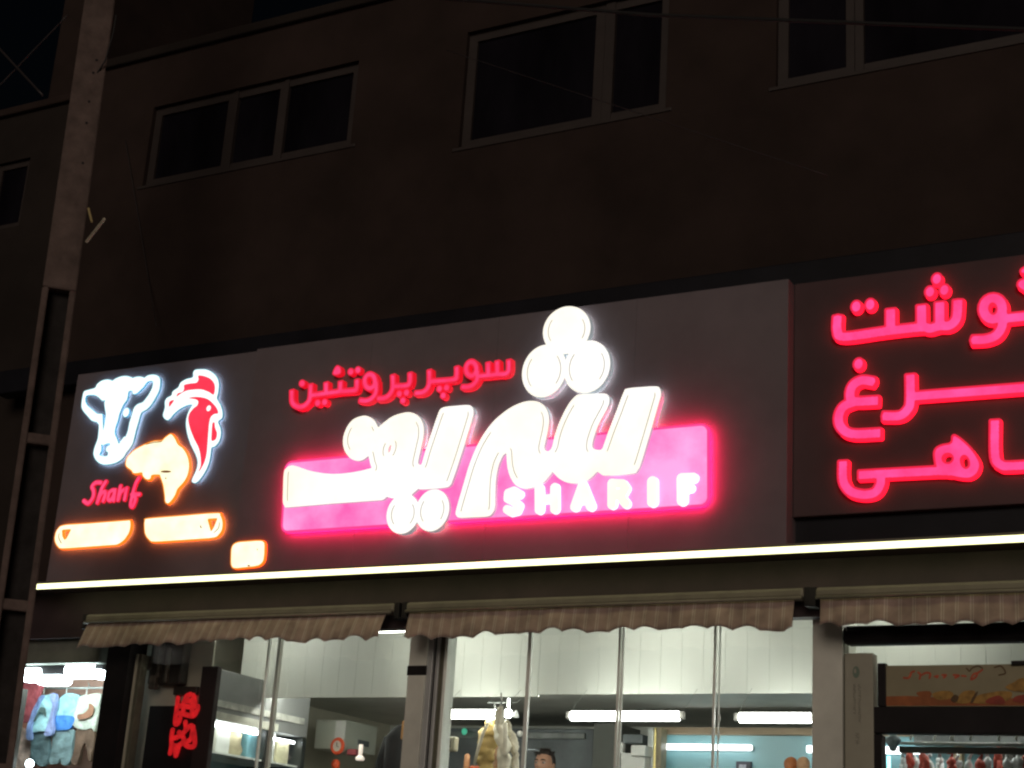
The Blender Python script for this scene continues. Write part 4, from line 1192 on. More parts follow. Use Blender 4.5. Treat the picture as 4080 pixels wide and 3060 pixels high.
ck = thing('wall_clock', 'round orange-red clock with a pale face low in the left window', 'clock', (*[at(1345, 2975, 2.24)[i] for i in (0, 1)], at(1345, 3013, 2.24).z))
q = at(1345, 2973, 2.2)
m_orng = mat('orange_red_plastic', (.75, .10, .035), .4, vary=.15, scale=9)
k = MB(); ringp = [(q.x + .056 * math.cos(a * math.pi / 12), 2.2, q.z + .06 * math.sin(a * math.pi / 12)) for a in range(25)]
k.tube(ringp, .017, 8); k.build('rim', m_orng, ck, True)
k = MB(); k.tube([(q.x, 2.19, q.z), (q.x, 2.27, q.z)], .052, 24); k.build('dial', mat('pale_dial', (.62, .55, .47), .5, vary=.1, scale=8), ck)
for dx, dz in ((.0, .03), (.02, -.008)):
    k = MB(); k.tube([(q.x, 2.185, q.z), (q.x + dx, 2.185, q.z + dz)], .003, 6); k.build('hand', m_black, ck)
q = at(1338, 3046, 2.2)
k = MB(); k.ball(q, .04, .04, .045, 16, 12); k.tube([(q.x, q.y, q.z), (q.x, q.y, q.z - 1.0)], .012, 8); k = k.build('orange_bottle', m_orng, None, True); tag(k, 'orange round-topped bottle right under the wall clock', 'bottle')
lm = thing('small_lamp', 'small white lamp with a flared pinkish base in the left window', 'lamp', (*[at(1437, 3030, 1.9)[i] for i in (0, 1)], at(1437, 3032, 1.9).z))
q = at(1437, 2990, 1.9); q2 = at(1434, 3030, 1.9)
m_lampw = mat('lamp_shade', (.8, .72, .62), .5, emit=(1, .86, .74), strength=.55)
k = MB(); k.tube([(q.x, 1.9, q.z + .05), (q.x, 1.9, (q.z + q2.z) / 2)], .018, 12); k.build('stem', m_lampw, lm, True)
k = MB(); k.tube([(q.x, 1.9, (q.z + q2.z) / 2), (q.x, 1.9, q2.z + .02), (q.x, 1.9, q2.z)], [.02, .042, .035], 14); k.build('base', m_lampw, lm, True)
placed('red_box', 'dull red box between the wall clock and the small lamp', 'box', 1382, 2984, 1418, 3008, 2.25, .1, mat('dull_red', (.30, .06, .07), .6, vary=.2, scale=8))
placed('red_box', 'faded red box left of the wall clock', 'box', 1283, 2948, 1303, 2992, 3.3, .1, mat('dull_red2', (.22, .07, .06), .6, vary=.2, scale=8))
ct = thing('dark_coat', 'black coat hanging next to the grey post', 'coat', (at(1568, 3000, .8).x, .9, at(1568, 3400, .8).z))
q = at(1566, 2935, .8)
k = MB(); k.tube([(q.x, .9, q.z + .10), (q.x, .9, q.z + .07), (q.x, .9, q.z), (q.x + .01, .9, q.z - .25), (q.x, .9, q.z - .9)], [.02, .06, .115, .12, .14], 14); k.build('body', mat('black_cloth', (.010, .013, .014), .9, vary=.3, scale=10, bump=.3), ct, True)
k = MB(); k.tube([(q.x - .09, .9, q.z + .0), (q.x - .13, .88, q.z - .2), (q.x - .12, .86, q.z - .5)], [.05, .055, .045], 10); k.build('sleeve', MATS['black_cloth'], ct, True)
k = MB(); k.tube([(q.x + .09, .9, q.z + .0), (q.x + .13, .88, q.z - .2), (q.x + .12, .86, q.z - .5)], [.05, .055, .045], 10); k.build('sleeve', MATS['black_cloth'], ct, True)
placed('orange_tag', 'narrow orange tag at the edge of the grey post', 'tag', 1598, 2872, 1607, 2946, .55, .02, mat('orange_tag', (.6, .32, .10), .5))

# ================================================================ middle panes: carcasses, person, kitchen wall
placed('kitchen_hood', 'long dark steel hood low behind the middle panes', 'hood', 1700, 2902, 2362, 3060, 3.3, .7, m_dark, fall=2.3)
placed('hood_ledge', 'pale ledge strip along the dark steel hood', 'ledge', 1790, 2918, 2330, 2942, 3.27, .029, mat('dull_steel', (.17, .18, .17), .4, vary=.5, scale=5))
placed('dark_column', 'dark slate column right of the person', 'column', 2362, 2880, 2456, 3060, 3.1, .5, mat('slate_column', (.12, .125, .11), .6, vary=.2, scale=3), fall=FLOOR)
wa = thing('white_appliance', 'white boxy appliance next to the gold trim', 'appliance', (at(2530, 3000, 2.6).x, 2.8, FLOOR))
k = MB(); px_box(k, 2472, 3000, 2568, 3060, 2.6, .4, fall=FLOOR, bev=.01); k.build('body', m_white, wa)
k = MB(); px_box(k, 2512, 2968, 2570, 3012, 2.55, .3, bev=.01); k.build('head', m_white, wa)
k = MB(); px_box(k, 2480, 2925, 2560, 2962, 2.7, .2, bev=.01); k.build('box', m_dark, wa)
k = MB(); px_box(k, 2470, 2958, 2482, 3002, 2.66, .05, bev=.004); k.build('arm', m_white, wa)
gt = thing('gold_trim', 'upright gold trim at the left of the blue wall', 'trim', (at(2612, 3000, 2.7).x, 2.7, FLOOR))
for p0, p1, m in ((2578, 2602, m_steel), (2603, 2612, mat('gold', (.72, .60, .25), .3, metal=.6, vary=.2, scale=12)), (2613, 2634, mat('bronze', (.24, .20, .12), .4, vary=.3, scale=10))):
    k = MB(); px_box(k, p0, 2898, p1, 3060, 2.7, .12, fall=FLOOR, bev=.006); k.build('strip', m, gt)
m_blue = mat('sky_blue_tile', (.22, .46, .52), .35, vary=.06, scale=2, spec=.6)
bl = thing('blue_wall', 'light blue glossy wall at the lower right of the panes', 'wall panel', (at(2930, 3000, 2.9).x, 2.9, FLOOR))
a, b = at(2634, 2950, 2.9), at(2862, 2950, 2.9); c = at(3300, 2950, 2.9); e_ = at(4300, 2950, 2.9)
zt = at(2930, 2930, 2.9).z
for x0, x1 in ((a.x, b.x), (b.x, c.x), (c.x, e_.x)):
    k = MB(); k.box(x0 + .002, x1 - .002, 2.9, 2.95, FLOOR, zt, bev=.002); k.build('panel', m_blue, bl)
k = MB(); k.box(a.x, e_.x, 2.86, 2.95, zt + .002, zt + .06, bev=.006); k.build('timber_rail', mat('tan_timber', (.36, .27, .18), .6, vary=.3, scale=6, stretch=(.3, 1, 4)), bl)
tl = at(2634, 2975, 2.85); t2 = at(2995, 2985, 2.85)
k = thing('wall_tube_light', 'slim white tube light fixed on the blue wall', 'light', ((tl.x + t2.x) / 2, 2.86, tl.z - .02))
kk = MB(); kk.box(tl.x, t2.x, 2.83, 2.87, tl.z - .024, tl.z + .024, bev=.01); kk.build('diffuser', mat('slim_tube', (.9, .9, .9), .4, emit=(.95, 1, 1), strength=3.5), k)
kk = MB(); kk.box(tl.x, t2.x, 2.872, 2.898, tl.z - .018, tl.z + .018); kk.build('base', m_white, k)
a = at(3215, 2985, 2.85); b = at(3250, 2985, 2.85); c = at(3635, 2992, 2.85); e_ = at(3665, 2992, 2.85)
k = thing('wall_tube_light', 'second slim tube light on the blue wall, mostly hidden by the right post', 'light', (c.x, 2.86, c.z - .03))
kk = MB(); kk.box(a.x, e_.x, 2.83, 2.87, a.z - .028, a.z + .028, bev=.01); kk.build('diffuser', MATS['slim_tube'], k)
kk = MB(); kk.box(a.x, e_.x, 2.872, 2.898, a.z - .02, a.z + .02); kk.build('base', m_white, k)
pc = thing('picture_card', 'small dark and white picture card on the blue wall', 'picture', (at(2955, 3060, 2.86).x, 2.86, at(2955, 3095, 2.86).z))
k = MB(); px_box(k, 2932, 3034, 2990, 3095, 2.86, .036, bev=.002); k.build('card', mat('dark_card', (.06, .06, .09), .5, vary=.4, scale=20), pc)
k = MB(); px_box(k, 2944, 3046, 2972, 3090, 2.856, .003); k.build('print', mat('pale_print', (.5, .52, .62), .5, vary=.5, scale=40), pc)
for p, col, lab in ((3150, (.42, .13, .035), 'darker orange-brown round loaf at the foot of the blue wall'), (3200, (.55, .30, .16), 'paler tan round loaf next to the post at the foot of the blue wall')):
    q = at(p, 3048, 2.4)
    def lump(v): return Vector((v.x * (1 + .08 * math.sin(v.z * 25)), v.y, v.z * (1 + .05 * math.sin(v.x * 40))))
    k = MB(); k.ball(q, .052, .05, .062, 18, 14, fn=lump); k = k.build('round_loaf', mat('crust%d' % p, col, .55, vary=.25, scale=16, bump=.2), None, True)
    tag(k, lab, 'loaf', 'round loaves by the blue wall')

# hanging carcasses
m_meat1 = mat('yellow_fat', (.52, .38, .14), .55, vary=.45, scale=9, bump=.35)
m_meat2 = mat('white_fat', (.72, .68, .55), .5, vary=.25, scale=9, bump=.35)
m_meat3 = mat('brown_meat', (.26, .15, .08), .55, vary=.5, scale=9, bump=.35)
def carcass(label, pts, Y, m, extra=()):
    """pts: (px x, px y, half width px) from the hook down"""
    P = [at(a, b, Y) for a, b, w in pts]
    rads = [(at(a + w, b, Y).x - at(a - w, b, Y).x) / 2 for a, b, w in pts]
    t = thing('hanging_carcass', label, 'carcass', (P[-1].x, Y, P[-1].z), 'carcasses on hooks')
    k = MB()
    n = 26
    Q, Rr = [], []
    for i in range(n):
        u = i / (n - 1) * (len(P) - 1); j = min(int(u), len(P) - 2); f = u - j
        f2 = f * f * (3 - 2 * f)
        Q.append(P[j].lerp(P[j + 1], f) + Vector((.006 * math.sin(i * 1.3), 0, 0))); Rr.append((rads[j] * (1 - f2) + rads[j + 1] * f2) * (1 + .10 * math.sin(i * 1.9 + len(label))))
    k.tube(Q, Rr, 16)
    for i, v in enumerate(k.v):
        v.y = Y + (v.y - Y) * .7
        v.x += .010 * math.sin(v.z * 37 + i % 16) + .006 * math.sin(v.z * 90 + (i % 16) * 2.1)
    k.build('flesh', m, t, True)
    for e in extra:
        kk = MB(); E = [at(a, b, Y - .08) for a, b, w in e[0]]; er = [(at(a + w, b, Y).x - at(a - w, b, Y).x) / 2 for a, b, w in e[0]]
        kk.tube(E, er, 10); kk.build(e[1], e[2], t, True)
    kk = MB(); kk.tube([P[0] + Vector((0, 0, .10)), P[0] + Vector((.01, 0, .04)), P[0] - Vector((.01, 0, .03))], .007, 6); kk.build('hook', m_steel, t)
    return t
carcass('yellowish carcass hanging at the left of the bunch', [(1968, 2860, 8), (1955, 2885, 22), (1944, 2930, 32), (1938, 2980, 36), (1935, 3020, 30), (1934, 3060, 22), (1932, 3200, 26)], .75, m_meat1,
        [([(1945, 2880, 5), (1925, 2920, 6), (1905, 2985, 6), (1888, 3050, 4)], 'flap', m_meat2)])
carcass('white fatty carcass in the centre of the bunch', [(1993, 2815, 7), (1988, 2850, 13), (1985, 2890, 15), (1996, 2935, 20), (2008, 2985, 24), (2008, 3030, 22), (2000, 3200, 30)], .70, m_meat2,
        [([(2012, 2880, 8), (2015, 2950, 9), (2012, 3005, 10), (2008, 3015, 8)], 'shank', m_meat2)])
carcass('small ragged white cut at the right of the bunch', [(2018, 2870, 4), (2035, 2915, 8), (2046, 2950, 12), (2050, 2990, 12), (2056, 3010, 9), (2050, 3060, 12), (2050, 3200, 10)], .75, m_meat2)
carcass('dark brown cut hanging behind the pale ones', [(1985, 2870, 8), (1985, 2930, 16), (1984, 2990, 24), (1984, 3060, 26), (1984, 3200, 26)], .95, m_meat3)
rl = MB(); a = at(1945, 2800, .8); b = at(2060, 2800, .8); rl.tube([(a.x, .8, a.z), (b.x, .8, a.z)], .005, 8)
for x in (a.x, b.x): rl.tube([(x, .8, a.z), (x, .995, a.z + .12)], .0015, 8)
rl = rl.build('meat_rail', m_steel, None, True); tag(rl, 'thin steel rail the carcasses hang from', 'rail')
gb = MB(); q = at(2024, 2843, 1.9); gb.ball(q, .038, .038, .038, 18, 12); gb.tube([q, q + Vector((0, 0, .12))], .01, 8); gb = gb.build('globe_lamp', m_tube, None, True); tag(gb, 'small round lamp right of the carcasses', 'lamp')
gb = MB(); q = at(2056, 2846, 1.9); gb.tube([q + Vector((0, 0, .03)), q, q - Vector((0, 0, .025))], [.008, .02, .024], 12); gb = gb.build('spot_lamp', mat('dim_lamp', (.8, .8, .75), .4, emit=(.9, .95, .85), strength=.5, lamp=False), None, True); tag(gb, 'dim little spot lamp beside the round lamp', 'lamp')
gb = MB(); q = at(2071, 2923, 1.6); gb.ball(q, .024, .02, .024, 12, 8); gb = gb.build('white_sensor', m_white, None, True); tag(gb, 'small white sensor on the left middle glass joint', 'sensor')
th = thing('price_display', 'cream box with a small window beside the aluminium door track', 'display', (at(1785, 2990, .6).x, .6, at(1785, 2992, .6).z))
k = MB(); px_box(k, 1752, 2934, 1812, 2992, .6, .06, bev=.012); k.build('case', mat('cream_plastic', (.58, .55, .42), .5, vary=.05, scale=6), th)
k = MB(); px_box(k, 1754, 2946, 1797, 2978, .596, .006, bev=.002); k.build('screen', mat('grey_brown_screen', (.22, .2, .16), .3, vary=.4, scale=30), th)
q = at(1782, 2990, .62); k = MB(); k.tube([(q.x, .63, q.z), (q.x, .63, FLOOR)], .012, 8); k.build('stand', m_silic, th)
gl = MB(); q = at(1850, 2914, 3.2); gl.ball(q, .03, .015, .032, 14, 10); gl = gl.build('green_reflection_spot', mat('green_reflection_glow', (.1, .4, .3), .4, emit=(.06, .55, .32), strength=.6, lamp=False), None, True); tag(gl, 'green glowing spot on the dark hood, standing in for an LED reflection', 'light')  # glowing bead in place of a green LED's reflection
mp = thing('orange_meat_tray', 'orange-red tray with an upright tan piece below the carcasses', 'tray', (at(1875, 3100, .9).x, .9, at(1875, 3120, .9).z))
q = at(1862, 3010, .9); q2 = at(1858, 3060, .9)
k = MB(); k.tube([q + Vector((0, 0, .012)), q, q2, q2 - Vector((0, 0, .1))], [.008, .02, .024, .026], 12); k.build('tan_piece', mat('tan_meat', (.50, .24, .11), .5, vary=.25, scale=14, bump=.2), mp, True)
k = MB(); px_box(k, 1862, 3050, 1912, 3120, .84, .2, bev=.02); k.build('tray', mat('orange_red', (.62, .12, .04), .5, vary=.15, scale=8), mp)
placed('steel_shelf_edge', 'short bright shelf edge left of the person', 'shelf', 2098, 2984, 2132, 2990, 2.2, .2, mat('bright_edge', (.5, .55, .6), .3))

# ---- the person behind the counter
def person():
    Yp = 2.35
    top = at(2180, 2992, Yp)
    zf = top.z - 1.76
    cx = at(2174, 3040, Yp).x
    t = thing('person', 'dark-haired person inside the shop facing the street, only forehead and eyes in view', 'person', (cx, Yp, zf))
    me = bpy.data.meshes.new('body')
    J = [(0, 0, .92), (0, 0, 1.12), (0, .01, 1.34), (0, .0, 1.46), (0, -.01, 1.54), (0, -.015, 1.60),
         (-.18, .0, 1.40), (-.24, .02, 1.12), (-.20, -.18, .98), (.18, .0, 1.40), (.24, .02, 1.12), (.20, -.18, .98),
         (-.10, 0, .86), (-.11, -.01, .46), (-.11, .02, .06), (-.12, -.12, .03), (.10, 0, .86), (.11, -.01, .46), (.11, .02, .06), (.12, -.12, .03)]
    ED = [(0, 1), (1, 2), (2, 3), (3, 4), (4, 5), (2, 6), (6, 7), (7, 8), (2, 9), (9, 10), (10, 11), (0, 12), (12, 13), (13, 14), (14, 15), (0, 16), (16, 17), (17, 18), (18, 19)]
    RD = [.14, .13, .15, .065, .055, .06, .065, .048, .035, .065, .048, .035, .085, .06, .04, .035, .085, .06, .04, .035]
    bm = bmesh.new()
    vs = [bm.verts.new(j) for j in J]
    for a, b in ED: bm.edges.new((vs[a], vs[b]))
    bm.to_mesh(me); bm.free()
    tmp = bpy.data.objects.new('tmp_body', me); COL.objects.link(tmp)
    sk = tmp.modifiers.new('skin', 'SKIN'); sk.use_smooth_shade = True
    for i, r in enumerate(RD):
        me.skin_vertices[0].data[i].radius = (r, r * (.75 if i < 3 else 1))
    me.skin_vertices[0].data[0].use_root = True
    ss = tmp.modifiers.new('sub', 'SUBSURF'); ss.levels = 1; ss.render_levels = 1
    dg = bpy.context.evaluated_depsgraph_get()
    bm = bmesh.new(); bm.from_mesh(tmp.evaluated_get(dg).to_mesh())
    bpy.data.objects.remove(tmp)
    m_skin = mat('skin', (.42, .22, .14), .55, vary=.12, scale=14); m_coat = mat('work_coat', (.06, .07, .09), .8, vary=.2, scale=8)
    k = MB(); base = Vector((cx, Yp, zf))
    for v in bm.verts: v.co += base
    bm.verts.index_update(); k.v += [v.co.copy() for v in bm.verts]
    for f in bm.faces:
        zc = f.calc_center_median().z - zf
        k.f.append([v.index for v in f.verts]); k.mi.append(0 if zc > 1.49 else 1)
    bm.free()
    hc = Vector((cx, Yp - .02, zf + 1.645))
    def head(v):
        x, y, z = v
        w = 1.0 - .22 * max(0, -z / .115) ** 1.5
        x *= w
        if y < 0:
            y *= 1.0 - .10 * max(0, z / .115)
            y -= .022 * math.exp(-(x / .016) ** 2) * math.exp(-((z + .018) / .026) ** 2)        # nose
            y += .010 * (math.exp(-((x - .032) / .018) ** 2) + math.exp(-((x + .032) / .018) ** 2)) * math.exp(-((z - .012) / .014) ** 2)  # eye sockets
            y -= .006 * math.exp(-((z - .034) / .010) ** 2)                                       # brow
            y -= .006 * math.exp(-((z + .066) / .014) ** 2) * math.exp(-(x / .025) ** 2)
        return Vector((x, y, z))
    k.ball(hc, .078, .095, .115, 40, 30, mi=0, fn=head)
    for s in (-1, 1):
        k.ball(hc + Vector((s * .078, .012, -.004)), .012, .02, .032, 10, 8, mi=0)
    body = k.build('body', [m_skin, m_coat], t, True)
    m_eye = mat('eye_white', (.6, .57, .52), .3); m_iris = mat('iris', (.02, .012, .008), .2)
    for s in (-1, 1):
        e = MB(); e.ball(hc + Vector((s * .032, -.078, .011)), .014, .010, .008, 12, 8); eo = e.build('eye', m_eye, t, True)
        e = MB(); e.ball(hc + Vector((s * .032, -.0865, .011)), .0065, .004, .0065, 10, 6); e.build('iris', m_iris, eo, True)
        e = MB(); e.tube([hc + Vector((s * .014, -.095, .030)), hc + Vector((s * .032, -.094, .036)), hc + Vector((s * .052, -.082, .030))], [.004, .005, .003], 6); e.build('eyebrow', m_iris, t, True)
    e = MB(); e.tube([hc + Vector((-.024, -.082, -.064)), hc + Vector((0, -.09, -.062)), hc + Vector((.024, -.082, -.064))], [.003, .006, .003], 6); e.build('mouth', mat('lips', (.36, .13, .10), .5), t, True)
    # hair: swept-up cap with strands
    hr = MB(); rnd = random.Random(2)
    def cap(v):
        x, y, z = v
        if y < -.02 and z < .06: y = -.02 + (y + .02) * .25
        r = 1 + .05 * math.sin(x * 90) * math.cos(y * 70 + z * 60)
        return Vector((x * r, y * r, max(z, -.05) * r))
    hr.ball(hc + Vector((0, .012, .022)), .086, .098, .105, 28, 20, fn=cap)
    for i in range(70):
        a = rnd.uniform(0, 2 * math.pi); p = rnd.uniform(.1, 1.1)
        n = Vector((math.sin(p) * math.cos(a), math.sin(p) * math.sin(a), math.cos(p)))
        b0 = hc + Vector((0, .012, .022)) + Vector((n.x * .084, n.y * .095, n.z * .10))
        hr.tube([b0, b0 + n * .010 + Vector((rnd.uniform(-.02, .02), rnd.uniform(-.02, .01), .004)), b0 + n * .014 + Vector((rnd.uniform(-.035, .035), rnd.uniform(-.03, .02), 0))], [.006, .004, .001], 5)
    hr.build('hair', mat('dark_hair', (.022, .014, .010), .6, vary=.4, scale=30), t, True)
person()

# ================================================================ doorway on the right
k = MB(); px_box(k, 3352, 2475, 4700, 2552, -.02, .14, bev=.03); k = k.build('roller_shutter_box', m_black); tag(k, 'black roller shutter box under the right awning', 'shutter box')
q = at(3371, 2503, -.03); k = MB(); k.tube([(q.x, -.02, q.z - .012), (q.x + .004, -.05, q.z), (q.x, -.03, q.z + .014)], .004, 6); k = k.build('shutter_pin', m_alu, None, True); tag(k, 'tiny bright pin at the left end of the shutter box', 'pin')
dr = thing('door_frame', 'black metal door frame under the food poster', 'door frame', (at(3800, 2900, .08).x, .08, FLOOR))
k = MB(); px_box(k, 3470, 2815, 4700, 2925, .06, .10, bev=.006); k.build('transom', m_black, dr)
k = MB(); px_box(k, 3474, 2926, 3512, 3060, .06, .10, fall=FLOOR - .002, bev=.006); k.build('jamb', m_black, dr)
k = MB(); px_box(k, 3496, 2642, 3528, 2814, .07, .06, bev=.004); k.build('poster_post', m_black, dr)
k = MB(); px_box(k, 3512, 2926, 4700, 3060, .09, .008, fall=FLOOR); k.build('glass', m_clear, dr)
k = MB(); px_box(k, 4028, 2628, 4700, 2644, .06, .05, bev=.004); k.build('poster_post', m_black, dr)
PZ2 = Zoom(3450, 2560, .30143, .085)
po = thing('food_poster', 'faded food poster with red script over the doorway', 'poster', (at(3800, 2810, .09).x, .09, at(3800, 2814, .09).z))
m_pap = mat('poster_paper', (.30, .27, .17), .6, vary=.15, scale=2.5)
k = MB(); px_box(k, 3529, 2645, 4700, 2814, .088, .02); k.build('sheet', m_pap, po)
mo = mat('poster_orange', (.32, .10, .03), .6, vary=.3, scale=9); my = mat('poster_ochre', (.36, .20, .045), .6, vary=.5, scale=14); mr = mat('poster_red', (.28, .045, .025), .6, vary=.3, scale=9); md = mat('poster_brown', (.10, .055, .02), .6, vary=.4, scale=12); mrd = mat('poster_script_red', (.50, .09, .04), .6, vary=.3, scale=20)
sign_piece('printed_band', po, .0860, .0875, [PZ2.poly([(268, 712), (560, 705), (1000, 730), (2600, 740), (2600, 832), (268, 836)], False)], mats=[mo] * 4, step=.006)
for i, (pts, m_) in enumerate((([(670, 680), (700, 650), (830, 640), (870, 680), (840, 730), (760, 740)], mo), ([(880, 700), (900, 665), (1000, 640), (1120, 645), (1160, 690), (1120, 740), (960, 760)], my), ([(1180, 790), (1240, 690), (1310, 640), (1440, 640), (1420, 720), (1350, 800)], my),
                               ([(1430, 800), (1480, 700), (1650, 660), (1800, 640), (1930, 660), (1900, 750), (1750, 800)], my), ([(1590, 800), (1620, 740), (1760, 700), (1840, 770), (1800, 815)], mr), ([(1850, 600), (1880, 560), (1960, 520), (2060, 470), (2300, 470), (2300, 640), (2000, 650)], my),
                               ([(1960, 780), (2010, 700), (2300, 690), (2300, 800)], mr), ([(1120, 760), (1170, 690), (1230, 720), (1190, 790)], md), ([(1380, 790), (1430, 690), (1480, 640), (1470, 690), (1420, 790)], md))):
    y = .0845 - .0006 * i
    z_ = Zoom(3450, 2560, .30143, y)
    sign_piece('printed_food', po, y, y + .0005, [z_.poly(pts)], mats=[m_] * 4, step=.004)
z_ = Zoom(3450, 2560, .30143, .0855)
for st in ([(640, 380), (600, 395), (590, 430), (560, 470), (500, 465)], [(690, 395), (720, 420), (710, 480)], [(740, 430), (790, 400), (850, 410), (840, 470)], [(910, 450), (950, 440), (940, 462)], [(1010, 430), (1060, 430), (1030, 465)], [(1160, 430), (1210, 430), (1230, 440), (1180, 465)], [(1270, 440), (1320, 445)], [(1540, 360), (1480, 400), (1420, 420), (1390, 490), (1450, 460), (1470, 420)]):
    sign_piece('printed_script', po, .0855, .0872, [z_.line(st, 26, smooth=True)], mats=[mrd] * 4, step=.003)
sign_piece('printed_flourish', po, .0855, .0872, [z_.line([(1330, 340), (1370, 380), (1400, 340), (1480, 310), (1540, 340)], 18, smooth=True), z_.line([(1700, 330), (1780, 310), (1830, 360), (1840, 410), (1760, 430)], 20, smooth=True)], mats=[md] * 4, step=.003)

# rail with hooks and hanging packs behind the door glass
hk = thing('hook_rail', 'steel rail with small hooks behind the door glass', 'rail', (at(3800, 2950, .8).x, .8, at(3800, 2970, .8).z))
a, b = at(3580, 2945, .8), at(4500, 2945, .8)
k = MB(); k.box(a.x, b.x, .79, .81, a.z - .035, a.z - .017, bev=.004); k.build('rail', m_steel, hk)
k = MB(); k.box(a.x, b.x, .80, .84, a.z - .085, a.z - .045, bev=.004); k.build('backing_bar', m_brown, hk)
for p in (3630, 3724, 3790, 3796, 3867, 3980, 4049):
    q = at(p, 2932, .78)
    k = MB(); k.tube([q + Vector((0, 0, .022)), q + Vector((.006, 0, .004)), q + Vector((-.004, 0, -.018)), q + Vector((.004, 0, -.03))], [.003, .008, .009, .004], 8); k.build('hook', m_white, hk, True)
q = at(3558, 2960, .75)
k = MB(); k.ball(q, .045, .03, .055, 12, 10, fn=lambda v: Vector((v.x * (1 + .3 * math.sin(v.z * 60)), v.y, v.z))); k.tube([q, q + Vector((.02, 0, .07))], .008, 6); k.tube([q, q + Vector((-.03, 0, .07))], .006, 6)
k = k.build('grey_bundle', mat('bundle_grey', (.16, .20, .22), .6, vary=.5, scale=16, bump=.3), None, True); tag(k, 'grey knotted bundle at the left end of the hook rail', 'bundle')
q = at(3541, 3012, .5)
k = MB(); k.tube([(q.x, .5, q.z), (q.x, .5, q.z - .9)], .011, 10); k = k.build('blue_tube_light', mat('cyan_tube', (.7, .9, .9), .4, emit=(.35, .95, 1.0), strength=2.2), None, True); tag(k, 'upright pale cyan tube light just inside the door frame', 'light')
placed('dark_valance', 'dark brown valance over the blue wall inside the doorway', 'valance', 3640, 2900, 4700, 2975, 2.5, .05, m_dark)
placed('tan_post', 'tan timber post in front of the blue wall in the doorway', 'post', 3800, 2965, 3832, 3060, 2.6, .1, mat('tan_post', (.45, .35, .2), .5, vary=.2, scale=8), fall=FLOOR)
placed('brown_post', 'dark brown post in front of the blue wall in the doorway', 'post', 3972, 2965, 4040, 3060, 2.6, .1, m_brown, fall=FLOOR)
m_pw = mat('white_film_pack', (.62, .66, .68), .35, vary=.4, scale=22, bump=.4); m_pr = mat('red_meat_pack', (.50, .07, .045), .4, vary=.4, scale=22, bump=.4)
rnd = random.Random(21)
packs = [(3600, 3045, 0), (3622, 3030, 1), (3648, 3052, 0), (3682, 3040, 1), (3700, 3055, 0), (3745, 3040, 0), (3790, 3045, 1), (3812, 3058, 0), (3860, 3050, 0), (3905, 3048, 1), (3935, 3042, 0), (3978, 3030, 1), (4015, 3048, 0), (4058, 3040, 0), (4085, 3050, 1)]
for i, (p, y, c) in enumerate(packs):
    q = at(p, y, .9 + .03 * (i % 3)); s = rnd.uniform(.8, 1.2); ph = rnd.random() * 6
    def knob(v, ph=ph): return Vector((v.x * (1 + .25 * math.sin(v.z * 70 + ph)), v.y * (1 + .2 * math.sin(v.x * 60 + ph)), v.z * (1 + .2 * math.sin(v.x * 80 + ph * 2))))
    k = MB(); k.ball(q, .030 * s, .03, .05 * s, 14, 12, fn=knob); k.tube([q, (q.x + .005, q.y, q.z - .25)], [.026, .03], 9)
    k.ball(q + Vector((rnd.uniform(-.026, .026), -.012, rnd.uniform(-.045, .0))), .020 * s, .02, .036 * s, 10, 8, fn=knob)
    k.tube([q + Vector((0, 0, .035)), q + Vector((rnd.uniform(-.015, .015), 0, .065)), q + Vector((rnd.uniform(-.03, .03), -.01, .075))], [.016, .008, .014], 8)
    k = k.build('wrapped_cut', m_pr if c else m_pw, None, True)
    tag(k, ('red' if c else 'white') + ' wrapped cut low in the doorway glass, %s from its left end' % ['first', 'second', 'third', 'fourth', 'fifth', 'sixth', 'seventh', 'eighth', 'ninth', 'tenth', 'eleventh', 'twelfth', 'thirteenth', 'fourteenth', 'last'][i], 'wrapped cut', 'wrapped cuts in the doorway')

# ================================================================ clothes shop at the left edge
YC = 0.55
m_peach = mat('peach_wall', (.78, .48, .38), .7, vary=.12, scale=2); m_cwall = mat('cream_shop_wall', (.80, .72, .52), .7, vary=.1, scale=3)
cs0 = at(-250, 2900, .1).x; cs1 = at(402, 2760, .1).x
g = MB(); px_box(g, -250, 2600, 404, 3060, YC + .32, .05, fall=FLOOR); struct(g.build('clothes_shop_wall', m_peach))
g = MB(); g.box(cs0, cs1, .12, YC + .35, at(240, 2640, .1).z, at(240, 2640, .1).z + .04); struct(g.build('clothes_shop_ceiling', m_white))
k = MB(); px_box(k, -200, 2480, 404, 2646, -.02, .14, bev=.01); k = k.build('clothes_shop_fascia', mat('grey_green_fascia', (.12, .13, .11), .7, vary=.3, scale=3, bump=.1)); tag(k, 'dull grey fascia over the small clothes shop', 'fascia')
k = MB(); px_box(k, 100, 2505, 268, 2535, -.04, .03, bev=.006); k = k.build('fascia_trim', mat('olive_trim', (.22, .21, .15), .7, vary=.4, scale=8)); tag(k, 'pale worn trim on the clothes shop fascia', 'trim')
k = MB(); px_box(k, -60, 2740, 45, 3060, .0, .12, fall=.138); k = k.build('clothes_shop_pier', m_brown); tag(k, 'dark pier at the left side of the clothes shop', 'pier')
m_flood = mat('flood_lamp', (.9, .9, .9), .3, emit=(.80, .98, 1.0), strength=20.0)
